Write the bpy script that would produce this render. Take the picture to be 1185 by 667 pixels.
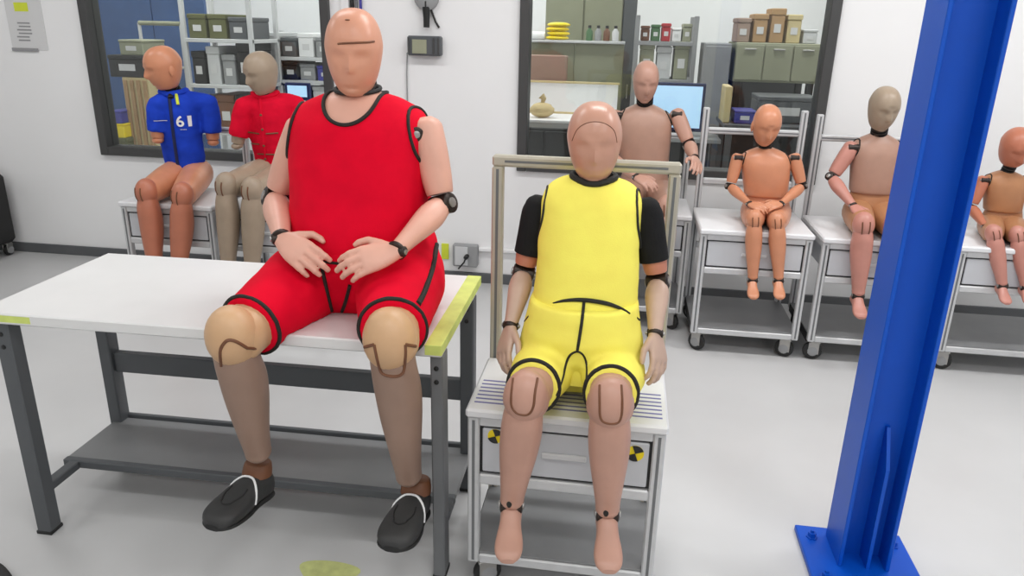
import bpy, bmesh, math, random
from mathutils import Vector, Matrix, noise
from mathutils.bvhtree import BVHTree
random.seed(7)
for o in list(bpy.data.objects):
    bpy.data.objects.remove(o)
scn = bpy.context.scene
col = scn.collection

# ------------------------------------------------------------------ camera
FPX, PITCH, ROLL, YAW, CAMH = 871.05, 0.334, 0.022, 0.143, 1.536
CAM = Vector((0, 0, CAMH))
_fw = Vector((-math.sin(YAW) * math.cos(PITCH), math.cos(YAW) * math.cos(PITCH), -math.sin(PITCH)))
_rt = Vector((math.cos(YAW), math.sin(YAW), 0))
_up = _rt.cross(_fw)
_r2 = math.cos(ROLL) * _rt + math.sin(ROLL) * _up
_u2 = -math.sin(ROLL) * _rt + math.cos(ROLL) * _up
cd = bpy.data.cameras.new('camera')
cd.sensor_width = 36.0
cd.lens = FPX / 1185 * 36.0
cam = bpy.data.objects.new('camera', cd)
col.objects.link(cam)
R3 = Matrix((_r2, _u2, -_fw)).transposed()
cam.matrix_world = Matrix.Translation(CAM) @ R3.to_4x4()
scn.camera = cam

# ------------------------------------------------------------------ world, exposure, lamps
w = bpy.data.worlds.new('world')
scn.world = w
w.use_nodes = True
w.node_tree.nodes['Background'].inputs[0].default_value = (0.85, 0.9, 1.0, 1)
w.node_tree.nodes['Background'].inputs[1].default_value = 0.25
scn.view_settings.view_transform = 'Standard'
scn.view_settings.look = 'None'
scn.view_settings.gamma = 1
scn.view_settings.use_curve_mapping = False
scn.view_settings.exposure = 0.0
CEIL = 3.0
LAMPS = []   # ceiling panels of the hall: x, y, power
for lx, kx in ((-3.4, .60), (-1.6, .60), (0.2, 1.1), (2.0, 1.40)):
    for ly, pw in ((-1.6, 14), (0.5, 14), (2.9, 22.5)):
        LAMPS.append((lx, ly, pw * kx))
BACKLAMPS = [(lx, ly, 24) for lx in (-3.6, -1.2, 1.2) for ly in (5.6, 7.6)]
for lx, ly, pw in LAMPS + BACKLAMPS:
    ld = bpy.data.lights.new('ceiling_lamp', 'AREA')
    ld.shape = 'RECTANGLE'
    ld.size, ld.size_y = 1.15, 0.28
    ld.energy = pw
    ld.color = (1.0, 1.0, 0.995)
    lo = bpy.data.objects.new('ceiling_lamp', ld)
    lo.location = (lx, ly, CEIL - 0.085)
    col.objects.link(lo)


# ------------------------------------------------------------------ helpers
def P(px, py, Y):
    """point of the plane y=Y seen at a photo pixel"""
    d = _fw + (px - 592.5) / FPX * _r2 - (py - 333.5) / FPX * _u2
    return CAM + d * (Y / d.y)


def PZ(px, py, z):
    d = _fw + (px - 592.5) / FPX * _r2 - (py - 333.5) / FPX * _u2
    return CAM + d * ((z - CAMH) / d.z)


def lin(c):
    c = c / 255.0
    return c / 12.92 if c <= 0.04045 else ((c + 0.055) / 1.055) ** 2.4


MATS = {}


def mat(name, rgb, rough=0.5, metal=0.0, var=0.06, scale=8.0, bump=0.0, bscale=200.0, emit=None, spec=0.5, coat=0.0, sss=0.0):
    m = bpy.data.materials.new(name)
    m.use_nodes = True
    nt = m.node_tree
    b = nt.nodes['Principled BSDF']
    c = [lin(v) for v in rgb]
    b.inputs['Roughness'].default_value = rough
    b.inputs['Metallic'].default_value = metal
    b.inputs['Specular IOR Level'].default_value = spec
    b.inputs['Coat Weight'].default_value = coat
    tc = nt.nodes.new('ShaderNodeTexCoord')
    if var > 0:
        n = nt.nodes.new('ShaderNodeTexNoise')
        n.inputs['Scale'].default_value = scale
        n.inputs['Detail'].default_value = 4
        nt.links.new(tc.outputs['Object'], n.inputs['Vector'])
        rmp = nt.nodes.new('ShaderNodeValToRGB')
        rmp.color_ramp.elements[0].position = 0.3
        rmp.color_ramp.elements[1].position = 0.7
        rmp.color_ramp.elements[0].color = (*[v * (1 - var) for v in c], 1)
        rmp.color_ramp.elements[1].color = (*[min(1, v * (1 + var)) for v in c], 1)
        nt.links.new(n.outputs['Fac'], rmp.inputs[0])
        nt.links.new(rmp.outputs[0], b.inputs['Base Color'])
    else:
        b.inputs['Base Color'].default_value = (*c, 1)
    if bump > 0:
        n2 = nt.nodes.new('ShaderNodeTexNoise')
        n2.inputs['Scale'].default_value = bscale
        nt.links.new(tc.outputs['Object'], n2.inputs['Vector'])
        bp = nt.nodes.new('ShaderNodeBump')
        bp.inputs['Strength'].default_value = bump
        bp.inputs['Distance'].default_value = 0.002
        nt.links.new(n2.outputs['Fac'], bp.inputs['Height'])
        nt.links.new(bp.outputs[0], b.inputs['Normal'])
    if emit:
        b.inputs['Emission Color'].default_value = (*[lin(v) for v in emit[0]], 1)
        b.inputs['Emission Strength'].default_value = emit[1]
    MATS[name] = m
    return m


M = MATS
mat('wall', (240, 240, 240), 0.7, var=0.015, scale=2)
mat('ceiling', (240, 240, 238), 0.8, var=0.01)
mat('floor', (202, 202, 202), 0.30, var=0.05, scale=1.6, spec=0.4)
mat('skirting', (92, 94, 96), 0.6)
mat('frame', (66, 66, 66), 0.5, var=0.03)
mat('alu', (206, 207, 208), 0.4, metal=0.25, var=0.04, scale=30)
mat('alu_beige_reflect', (190, 184, 168), 0.38, metal=0.25, var=0.04, scale=30)  # same aluminium with a beige reflection put into the colour
mat('steel_grey', (112, 114, 116), 0.5, var=0.05)
mat('steel_dark', (84, 87, 90), 0.5, var=0.05)
mat('shelf_grey', (128, 129, 130), 0.42, var=0.05)
mat('table_white', (226, 226, 225), 0.35, var=0.015)
mat('tape_lime', (214, 228, 122), 0.5, var=0.08, scale=25)
mat('worn_lime', (206, 212, 140), 0.5, var=0.12, scale=30)
mat('white', (238, 238, 238), 0.45, var=0.02)
mat('seat_white', (228, 229, 231), 0.4, var=0.02)
mat('drawer_grey', (196, 198, 202), 0.5, var=0.03)
mat('stripe_blue', (112, 112, 170), 0.6)
mat('black', (24, 24, 24), 0.5, var=0.1)
mat('rubber', (38, 38, 38), 0.7, var=0.1)
mat('trim', (30, 30, 26), 0.75, var=0.1)
mat('dark_metal', (58, 50, 46), 0.4, metal=0.6)
mat('steel', (170, 168, 165), 0.3, metal=0.8)
mat('blue_paint', (0, 80, 190), 0.42, var=0.04, scale=5, spec=.35)
mat('yellow_paint', (240, 214, 10), 0.5, var=0.03)
mat('red_cloth', (226, 2, 42), 0.85, var=0.06, scale=14, bump=0.25, bscale=350, spec=0.15)
mat('red_polo', (216, 8, 46), 0.85, var=0.08, scale=18, bump=0.3, bscale=60, spec=0.15)
mat('yellow_cloth', (255, 240, 108), 0.85, var=0.05, scale=12, bump=0.25, bscale=350, spec=0.15)
mat('black_cloth', (34, 34, 35), 0.85, var=0.1, scale=20, bump=0.25, bscale=300, spec=0.15)
mat('blue_cloth', (30, 66, 190), 0.8, var=0.1, scale=18, bump=0.3, bscale=60, spec=0.15)
mat('navy', (16, 28, 74), 0.7)
mat('skin_pink', (226, 172, 152), 0.42, var=0.05, scale=14, bump=0.08, bscale=120)
mat('skin_head', (220, 158, 130), 0.36, var=0.05, scale=10, bump=0.05, bscale=120)
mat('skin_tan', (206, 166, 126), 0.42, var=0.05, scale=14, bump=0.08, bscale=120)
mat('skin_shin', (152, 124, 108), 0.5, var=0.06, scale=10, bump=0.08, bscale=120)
mat('skin_mauve', (190, 146, 128), 0.42, var=0.06, scale=12, bump=0.08, bscale=120)
mat('skin_mhead', (200, 150, 128), 0.32, var=0.05, scale=10, bump=0.05, bscale=120)
mat('skin_rust', (196, 128, 104), 0.42, var=0.05, scale=14)
mat('skin_pale', (196, 166, 148), 0.42, var=0.06, scale=14)
mat('skin_orange', (204, 138, 104), 0.36, var=0.06, scale=14)
mat('skin_orange_dark', (182, 112, 86), 0.4, var=0.06, scale=14)
mat('skin_grey', (160, 142, 122), 0.42, var=0.06, scale=14)
mat('skin_taupe', (176, 138, 120), 0.42, var=0.06, scale=14)
mat('skin_brown', (178, 126, 88), 0.42, var=0.06, scale=14)
mat('skin_rose', (194, 134, 120), 0.4, var=0.06, scale=14)
mat('leather_brown', (112, 70, 44), 0.5, var=0.1)
mat('shoe', (50, 50, 50), 0.55, var=0.1, scale=40, bump=0.2, bscale=150)
mat('sole', (30, 30, 30), 0.7)
mat('cardboard', (176, 142, 102), 0.8, var=0.06)
mat('khaki', (150, 152, 128), 0.6, var=0.04)
mat('olive', (96, 98, 58), 0.7, var=0.08)
mat('cream', (205, 188, 142), 0.7, var=0.08)
mat('blue_panel', (62, 92, 140), 0.6, var=0.1)
mat('brownish', (160, 138, 124), 0.7, var=0.04)
mat('grey_box', (150, 151, 152), 0.6, var=0.05)
mat('light_box', (206, 207, 208), 0.6, var=0.03)
mat('red_item', (180, 40, 50), 0.6)
mat('green_item', (70, 110, 70), 0.6)
mat('violet', (60, 60, 150), 0.5)
mat('screen', (170, 205, 235), 0.3, var=0.0, emit=((170, 205, 235), 0.75))
mat('diffuser', (250, 250, 250), 0.5, var=0.0, emit=((255, 250, 240), 3.0))
mat('paper', (214, 214, 214), 0.8, var=0.01)
mat('ink', (150, 150, 152), 0.8)
mat('lime', (212, 222, 60), 0.6)
gm = bpy.data.materials.new('pane_glass')
gm.use_nodes = True
nt = gm.node_tree
for n in list(nt.nodes):
    if n.type != 'OUTPUT_MATERIAL':
        nt.nodes.remove(n)
go = [n for n in nt.nodes if n.type == 'OUTPUT_MATERIAL'][0]
tr = nt.nodes.new('ShaderNodeBsdfTransparent')
tr.inputs[0].default_value = (0.94, 0.96, 0.95, 1)
gl = nt.nodes.new('ShaderNodeBsdfGlossy')
gl.inputs['Roughness'].default_value = 0.02
fr = nt.nodes.new('ShaderNodeFresnel')
fr.inputs[0].default_value = 1.45
mx = nt.nodes.new('ShaderNodeMixShader')
nt.links.new(fr.outputs[0], mx.inputs[0])
nt.links.new(tr.outputs[0], mx.inputs[1])
nt.links.new(gl.outputs[0], mx.inputs[2])
nt.links.new(mx.outputs[0], go.inputs[0])
M['glass'] = gm


def frame_of(axis, hint):
    """unit axes (u sideways, v along the hint) square to axis"""
    a = axis.normalized()
    v = hint - a * hint.dot(a)
    if v.length < 1e-5:
        v = Vector((1, 0, 0)) - a * a.x
    v.normalize()
    return v.cross(a).normalized(), v


class MB:
    def __init__(self):
        self.v = []
        self.f = []

    def add(self, vs, fs):
        o = len(self.v)
        self.v += [Vector(p) for p in vs]
        self.f += [tuple(i + o for i in f) for f in fs]
        return self

    def box(self, x0, x1, y0, y1, z0, z1, b=0.003, mtx=None):
        x0, x1 = min(x0, x1), max(x0, x1)
        y0, y1 = min(y0, y1), max(y0, y1)
        z0, z1 = min(z0, z1), max(z0, z1)
        b = min(b, 0.3 * (x1 - x0), 0.3 * (y1 - y0), 0.3 * (z1 - z0))
        bm = bmesh.new()
        for X, sx in ((x0, 1), (x1, -1)):
            for Y, sy in ((y0, 1), (y1, -1)):
                for Z, sz in ((z0, 1), (z1, -1)):
                    bm.verts.new((X, Y + sy * b, Z + sz * b))
                    bm.verts.new((X + sx * b, Y, Z + sz * b))
                    bm.verts.new((X + sx * b, Y + sy * b, Z))
        bmesh.ops.convex_hull(bm, input=bm.verts)
        bmesh.ops.dissolve_limit(bm, angle_limit=0.01, verts=bm.verts, edges=bm.edges)
        bm.verts.index_update()
        vs = [(mtx @ v.co) if mtx else v.co.copy() for v in bm.verts]
        self.add(vs, [[v.index for v in f.verts] for f in bm.faces])
        bm.free()
        return self

    def loft(self, rings, caps=True):
        N = len(rings[0])
        vs = [p for r in rings for p in r]
        fs = []
        for i in range(len(rings) - 1):
            for j in range(N):
                k = (j + 1) % N
                fs.append((i * N + j, i * N + k, (i + 1) * N + k, (i + 1) * N + j))
        if caps:
            for i, s in ((0, 1), (len(rings) - 1, -1)):
                c = sum((Vector(p) for p in rings[i]), Vector()) / N
                vs.append(c)
                ci = len(vs) - 1
                for j in range(N):
                    k = (j + 1) % N
                    fs.append((i * N + k, i * N + j, ci) if s > 0 else (i * N + j, i * N + k, ci))
        return self.add(vs, fs)

    def tube(self, pts, r, n=8, closed=False):
        pts = [Vector(p) for p in pts]
        L = len(pts)
        rings = []
        prev = None
        for i, p in enumerate(pts):
            if closed:
                t = pts[(i + 1) % L] - pts[(i - 1) % L]
            else:
                t = pts[min(i + 1, L - 1)] - pts[max(i - 1, 0)]
            t.normalize()
            if prev is None:
                prev = Vector((0, 0, 1)) if abs(t.z) < 0.9 else Vector((1, 0, 0))
            v = prev - t * prev.dot(t)
            v.normalize()
            u = v.cross(t)
            prev = v
            rr = r[i] if isinstance(r, (list, tuple)) else r
            rings.append([p + (u * math.cos(a) + v * math.sin(a)) * rr for a in [2 * math.pi * j / n for j in range(n)]])
        if closed:
            # align seam by nearest start vertex
            b = min(range(n), key=lambda j: (rings[0][j] - rings[-1][0]).length)
            rings.append(rings[0][b:] + rings[0][:b])
            return self.loft(rings, caps=False)
        return self.loft(rings)

    def cyl(self, p0, p1, r, n=16, r1=None):
        return self.tube([p0, p1], [r, r if r1 is None else r1], n)

    def lathe(self, c, axis, prof, n=20, hint=Vector((0, 1, 0.1))):
        u, v = frame_of(axis, hint)
        a = axis.normalized()
        return self.loft([[c + a * h + (u * math.cos(t) + v * math.sin(t)) * max(r, 1e-4) for t in
                           [2 * math.pi * j / n for j in range(n)]] for h, r in prof])

    def ellipsoid(self, c, ax, n=14, m=10):
        rings = []
        for i in range(1, m):
            th = math.pi * i / m
            rings.append([c + ax[0] * (math.sin(th) * math.cos(t)) + ax[1] * (math.sin(th) * math.sin(t)) + ax[2] * -math.cos(th)
                          for t in [2 * math.pi * j / n for j in range(n)]])
        return self.loft(rings)

    def build(self, name, m, parent=None, smooth=True, mesh=None):
        me = bpy.data.meshes.new(name)
        off = ROOTLOC.get(parent, Vector()) if parent else Vector()
        me.from_pydata([p - off for p in self.v], [], self.f)
        bm = bmesh.new()
        bm.from_mesh(me)
        bmesh.ops.recalc_face_normals(bm, faces=bm.faces)
        bm.to_mesh(me)
        bm.free()
        o = bpy.data.objects.new(name, me)
        col.objects.link(o)
        me.materials.append(M[m])
        if smooth:
            smooth_mesh(me)
        if parent:
            o.parent = parent
        ROOTLOC[o] = off
        return o


ROOTLOC = {}


def smooth_mesh(me, ang=0.75):
    me.polygons.foreach_set('use_smooth', [True] * len(me.polygons))
    me.set_sharp_from_angle(angle=ang)


def remesh(mb, vox, it=6, fac=0.5):
    """weld a heap of overlapping closed shapes into one continuous smooth skin"""
    me = bpy.data.meshes.new('tmp')
    me.from_pydata(mb.v, [], mb.f)
    bm = bmesh.new()
    bm.from_mesh(me)
    bmesh.ops.recalc_face_normals(bm, faces=bm.faces)
    bm.to_mesh(me)
    bm.free()
    o = bpy.data.objects.new('tmp', me)
    col.objects.link(o)
    md = o.modifiers.new('r', 'REMESH')
    md.mode = 'VOXEL'
    md.voxel_size = vox
    sm = o.modifiers.new('s', 'SMOOTH')
    sm.iterations = it
    sm.factor = fac
    dg = bpy.context.evaluated_depsgraph_get()
    ev = o.evaluated_get(dg)
    m2 = ev.to_mesh()
    r = MB()
    r.add([v.co.copy() for v in m2.vertices], [tuple(p.vertices) for p in m2.polygons])
    ev.to_mesh_clear()
    bpy.data.objects.remove(o)
    bpy.data.meshes.remove(me)
    return r


def bvh_of(mb):
    return BVHTree.FromPolygons(mb.v, mb.f)


def snap(bvh, pts, lift=0.0):
    out = []
    for p in pts:
        h = bvh.find_nearest(p)
        if h[0] is None:
            out.append(p)
        else:
            n = h[1]
            out.append(h[0] + n * lift)
    return out


def cast(bvh, pix, lift=0.001, sub=6):
    """where the photo's pixels strike a surface: polyline of hits"""
    pts = []
    pp = crom(pix, sub)
    for x, y in pp:
        d = (_fw + (x - 592.5) / FPX * _r2 - (y - 333.5) / FPX * _u2).normalized()
        h = bvh.ray_cast(CAM, d)
        if h[0] is not None:
            if pts and (h[0] - pts[-1]).length > 0.07:
                continue
            pts.append(h[0] - d * lift)
    return pts


def bvh_obj(o):
    """surface tree of a built part, in world space"""
    off = ROOTLOC[o]
    return BVHTree.FromPolygons([v.co + off for v in o.data.vertices], [tuple(p.vertices) for p in o.data.polygons])


def wrinkle(o, amp=.003, scale=11.0, stretch=(1, 1, 1)):
    """soft cloth folds pushed along the normals"""
    me = o.data
    ns = [v.normal.copy() for v in me.vertices]
    for v, n in zip(me.vertices, ns):
        q = Vector((v.co.x * stretch[0], v.co.y * stretch[1], v.co.z * stretch[2])) * scale
        v.co += n * amp * (noise.noise(q) + .5 * noise.noise(q * 2.3))
    me.update()


def tag(o, label, cat, group=None, kind=None):
    if label:
        o['label'] = label
    if cat:
        o['category'] = cat
    if group:
        o['group'] = group
    if kind:
        o['kind'] = kind
    return o


def struct(o):
    o['kind'] = 'structure'
    return o


def empty(name, loc, label=None, cat=None, group=None):
    o = bpy.data.objects.new(name, None)
    o.empty_display_size = 0.1
    o.location = loc
    col.objects.link(o)
    ROOTLOC[o] = Vector(loc)
    if label:
        tag(o, label, cat, group)
    return o


def crom(keys, n):
    """Catmull-Rom through rows of numbers, n steps per span"""
    out = []
    L = len(keys)
    for i in range(L - 1):
        p0 = keys[max(i - 1, 0)]
        p1, p2 = keys[i], keys[i + 1]
        p3 = keys[min(i + 2, L - 1)]
        for k in range(n):
            t = k / n
            out.append([0.5 * (2 * b + (c - a) * t + (2 * a - 5 * b + 4 * c - d) * t * t + (3 * b - a - 3 * c + d) * t ** 3)
                        for a, b, c, d in zip(p0, p1, p2, p3)])
    out.append(list(keys[-1]))
    return out


def sring(c, u, v, a, bf, bb, e=2.0, N=24):
    pts = []
    for j in range(N):
        t = 2 * math.pi * j / N
        ct, st = math.cos(t), math.sin(t)
        x = math.copysign(abs(ct) ** (2 / e), ct) * a
        y = math.copysign(abs(st) ** (2 / e), st) * (bf if st > 0 else bb)
        pts.append(c + u * x + v * y)
    return pts


def limb(mb, p0, p1, prof, hint, N=20, steps=4, e=2.0, round0=True, round1=True):
    """tapered limb from p0 to p1; prof rows: t, half width, half depth, shift along hint"""
    ax = p1 - p0
    L = ax.length
    a = ax.normalized()
    u, v = frame_of(ax, hint)
    rows = crom([(r + (0,))[:4] if len(r) < 4 else r for r in prof], steps)
    rings = []

    def ring(h, w_, d_, s):
        return sring(p0 + a * h + v * s, u, v, w_, d_, d_, e, N)
    t, w_, d_, s = rows[0]
    if round0:
        k = min(w_, d_)
        for q in (0.15, 0.45, 0.75):
            c = math.sqrt(max(0, 1 - (1 - q) ** 2))
            rings.append(ring(t * L - k * (1 - q) * 0.8, w_ * c, d_ * c, s))
    for t, w_, d_, s in rows:
        rings.append(ring(t * L, w_, d_, s))
    if round1:
        k = min(w_, d_)
        for q in (0.75, 0.45, 0.15):
            c = math.sqrt(max(0, 1 - (1 - q) ** 2))
            rings.append(ring(t * L + k * (1 - q) * 0.8, w_ * c, d_ * c, s))
    return mb.loft(rings)


# ------------------------------------------------------------------ the setting
X0, X1, Y0, YW, YB = -5.2, 3.8, -3.2, 4.45, 8.8
WIN = [(-3.337, -1.745, 0.70, 2.1), (-0.626, 1.08, 0.725, 2.1)]
struct(MB().box(X0 - .1, X1 + .1, Y0 - .1, YB + .1, -0.1, 0, 0).build('floor', 'floor', smooth=False))
struct(MB().box(X0 - .1, X1 + .1, Y0 - .1, YB + .1, CEIL, CEIL + 0.1, 0).build('ceiling', 'ceiling', smooth=False))
wb = MB()
(a0, a1, az0, az1), (b0, b1, bz0, bz1) = WIN
wb.box(X0, a0, YW, YW + .12, 0, CEIL, 0).box(a1, b0, YW, YW + .12, 0, CEIL, 0).box(b1, X1, YW, YW + .12, 0, CEIL, 0)
for (q0, q1, z0, z1) in WIN:
    wb.box(q0, q1, YW, YW + .12, 0, z0, 0).box(q0, q1, YW, YW + .12, z1, CEIL, 0)
struct(wb.build('wall_back', 'wall', smooth=False))
struct(MB().box(X0 - .1, X0, Y0, YB, 0, CEIL, 0).build('wall_left', 'wall', smooth=False))
struct(MB().box(X1, X1 + .1, Y0, YB, 0, CEIL, 0).build('wall_right', 'wall', smooth=False))
struct(MB().box(X0, X1, Y0 - .1, Y0, 0, CEIL, 0).build('wall_front', 'wall', smooth=False))
struct(MB().box(X0, X1, YB, YB + .1, 0, CEIL, 0).build('wall_far', 'wall', smooth=False))
struct(MB().box(X0, X1, YW - .014, YW, 0, 0.065, .003).build('baseboard_back', 'skirting', smooth=False))
for i, (q0, q1, z0, z1) in enumerate(WIN):
    t = 0.055
    wr = empty('window_%d' % (i + 1), ((q0 + q1) / 2, YW, z0))
    struct(wr)
    fb = MB()
    fb.box(q0, q0 + t, YW - .03, YW + .1, z0, z1, .004).box(q1 - t, q1, YW - .03, YW + .1, z0, z1, .004)
    fb.box(q0 + t, q1 - t, YW - .03, YW + .1, z0, z0 + t, .004).box(q0 + t, q1 - t, YW - .03, YW + .1, z1 - t, z1, .004)
    fb.build('window_frame', 'frame', wr, smooth=False)
    MB().box(q0 + t, q1 - t, YW + .03, YW + .036, z0 + t, z1 - t, 0).build('pane', 'glass', wr, smooth=False)

# ------------------------------------------------------------------ blue steel column
r = empty('steel_column', (0.796, 2.075, 0), 'blue painted steel H-beam column bolted to the floor', 'column')
cb = MB()
xl, xr, yf, yb_ = 0.722, 0.870, 2.0, 2.15
cb.box(xl, xl + .012, yf, yb_, .02, CEIL, .002).build('flange', 'blue_paint', r, smooth=False)
MB().box(xr - .012, xr, yf, yb_, .02, CEIL, .002).build('flange', 'blue_paint', r, smooth=False)
MB().box(xl + .012, xr - .012, 2.07, 2.08, .02, CEIL, 0).build('web', 'blue_paint', r, smooth=False)
MB().box(.635, .958, 1.88, 2.19, 0, .02, .003).build('base_plate', 'blue_paint', r, smooth=False)
gx = 0.803
MB().loft([[Vector((gx, y, z)) for y, z in ((2.07, .02), (2.07, .47), (2.058, .47), (2.004, .36), (2.0, .02))],
           [Vector((gx + .01, y, z)) for y, z in ((2.07, .02), (2.07, .47), (2.058, .47), (2.004, .36), (2.0, .02))]]).build('gusset', 'blue_paint', r, smooth=False)
for bxx, byy in ((.675, 2.13), (.675, 1.94), (.92, 2.13), (.92, 1.94)):
    MB().lathe(Vector((bxx, byy, .02)), Vector((0, 0, 1)), [(0, .018), (.004, .018), (.005, .013), (.018, .013), (.018, .006), (.026, .006)], 6).build('anchor_bolt', 'blue_paint', r, smooth=False)

# ------------------------------------------------------------------ work table
TM = Matrix.Translation((-0.433, 1.747, 0)) @ Matrix.Rotation(0.014, 4, 'Z')
TW, TD, TH = 1.341, 0.591, 0.75
tr_ = empty('work_table', TM @ Vector((-TW / 2, TD / 2, 0)), 'white topped work table with grey steel legs and lime tape along one end', 'table')
MB().box(-TW, 0, 0, TD, TH - .034, TH, .004, TM).build('table_top', 'table_white', tr_, smooth=False)
MB().box(-.045, 0.0006, -0.0006, TD - .0, TH - .028, TH + .0008, .001, TM).build('edge_tape', 'tape_lime', tr_, smooth=False)
MB().box(-TW + .07, -TW + .17, -0.0006, 0.004, TH - .026, TH - .006, .0003, TM).build('edge_label', 'tape_lime', tr_, smooth=False)
for (lx0, lx1, ly0, ly1, nm) in ((-TW + .035, -TW + .083, .012, .062, 'steel_dark'), (-.034, 0.0, .012, .075, 'steel_grey'),
                                 (-TW + .0, -TW + .045, TD - .135, TD - .08, 'steel_dark'), (-.045, 0.0, TD - .135, TD - .08, 'steel_dark')):
    lg = MB().box(lx0, lx1, ly0, ly1, 0.004, TH - .034, .004, TM).build('leg', nm, tr_, smooth=False)
    MB().box(lx0 - .002, lx1 + .002, ly0 - .002, ly1 + .002, 0, .012, .002, TM).build('foot_cap', 'rubber', lg, smooth=False)
    for zz in (TH - .07, TH - .11):
        p = TM @ Vector(((lx0 + lx1) / 2, ly0, zz))
        MB().lathe(p + Vector((0, .001, 0)), Vector((0, -1, 0)), [(0, .007), (.003, .007), (.005, .004)], 8).build('bolt', 'black', lg)
MB().box(-TW + .045, -.045, TD - .12, TD - .09, .345, .42, .003, TM).build('back_rail', 'steel_dark', tr_, smooth=False)
MB().box(-TW + .01, -.01, TD - .095, TD - .08, .10, .165, .003, TM).build('shelf_back_lip', 'steel_dark', tr_, smooth=False)
MB().box(-TW + .01, -.01, .22, TD - .095, .132, .15, .003, TM).build('lower_shelf', 'shelf_grey', tr_, smooth=False)
MB().box(-TW + .01, -.01, .195, .22, .125, .153, .003, TM).build('shelf_front_rail', 'steel_dark', tr_, smooth=False)
MB().box(-TW + .035, -TW + .07, .062, .195, .125, .153, .003, TM).build('side_rail', 'steel_dark', tr_, smooth=False)
MB().box(-.035, -.01, .075, .195, .125, .153, .003, TM).build('side_rail', 'steel_dark', tr_, smooth=False)


# ------------------------------------------------------------------ wheeled carts
def caster(x, y, z1, parent, ang=0.0, name='caster', big=0.045):
    """swivel caster, wheel axle turned by ang about the vertical"""
    T = Matrix.Translation((x, y, 0)) @ Matrix.Rotation(ang, 4, 'Z')
    pm = MB().box(-.024, .024, -.024, .024, z1 - .008, z1, .002, T)
    pm.box(-.02, -.014, -.02, .03, big * .7, z1 - .008, .001, T).box(.014, .02, -.02, .03, big * .7, z1 - .008, .001, T)
    f = pm.build(name, 'steel', parent, smooth=False)
    ax = T.to_3x3() @ Vector((1, 0, 0))
    MB().lathe(T @ Vector((-.012, .008, big)), ax, [(0, big * .75), (.003, big * .96), (.007, big), (.017, big), (.021, big * .96), (.024, big * .75)], 22).build('wheel', 'rubber', f)
    MB().lathe(T @ Vector((-.022, .008, big)), ax, [(0, .012), (.002, .024), (.042, .024), (.044, .012)], 16).build('hub', 'grey_box', f)
    return f


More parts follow.
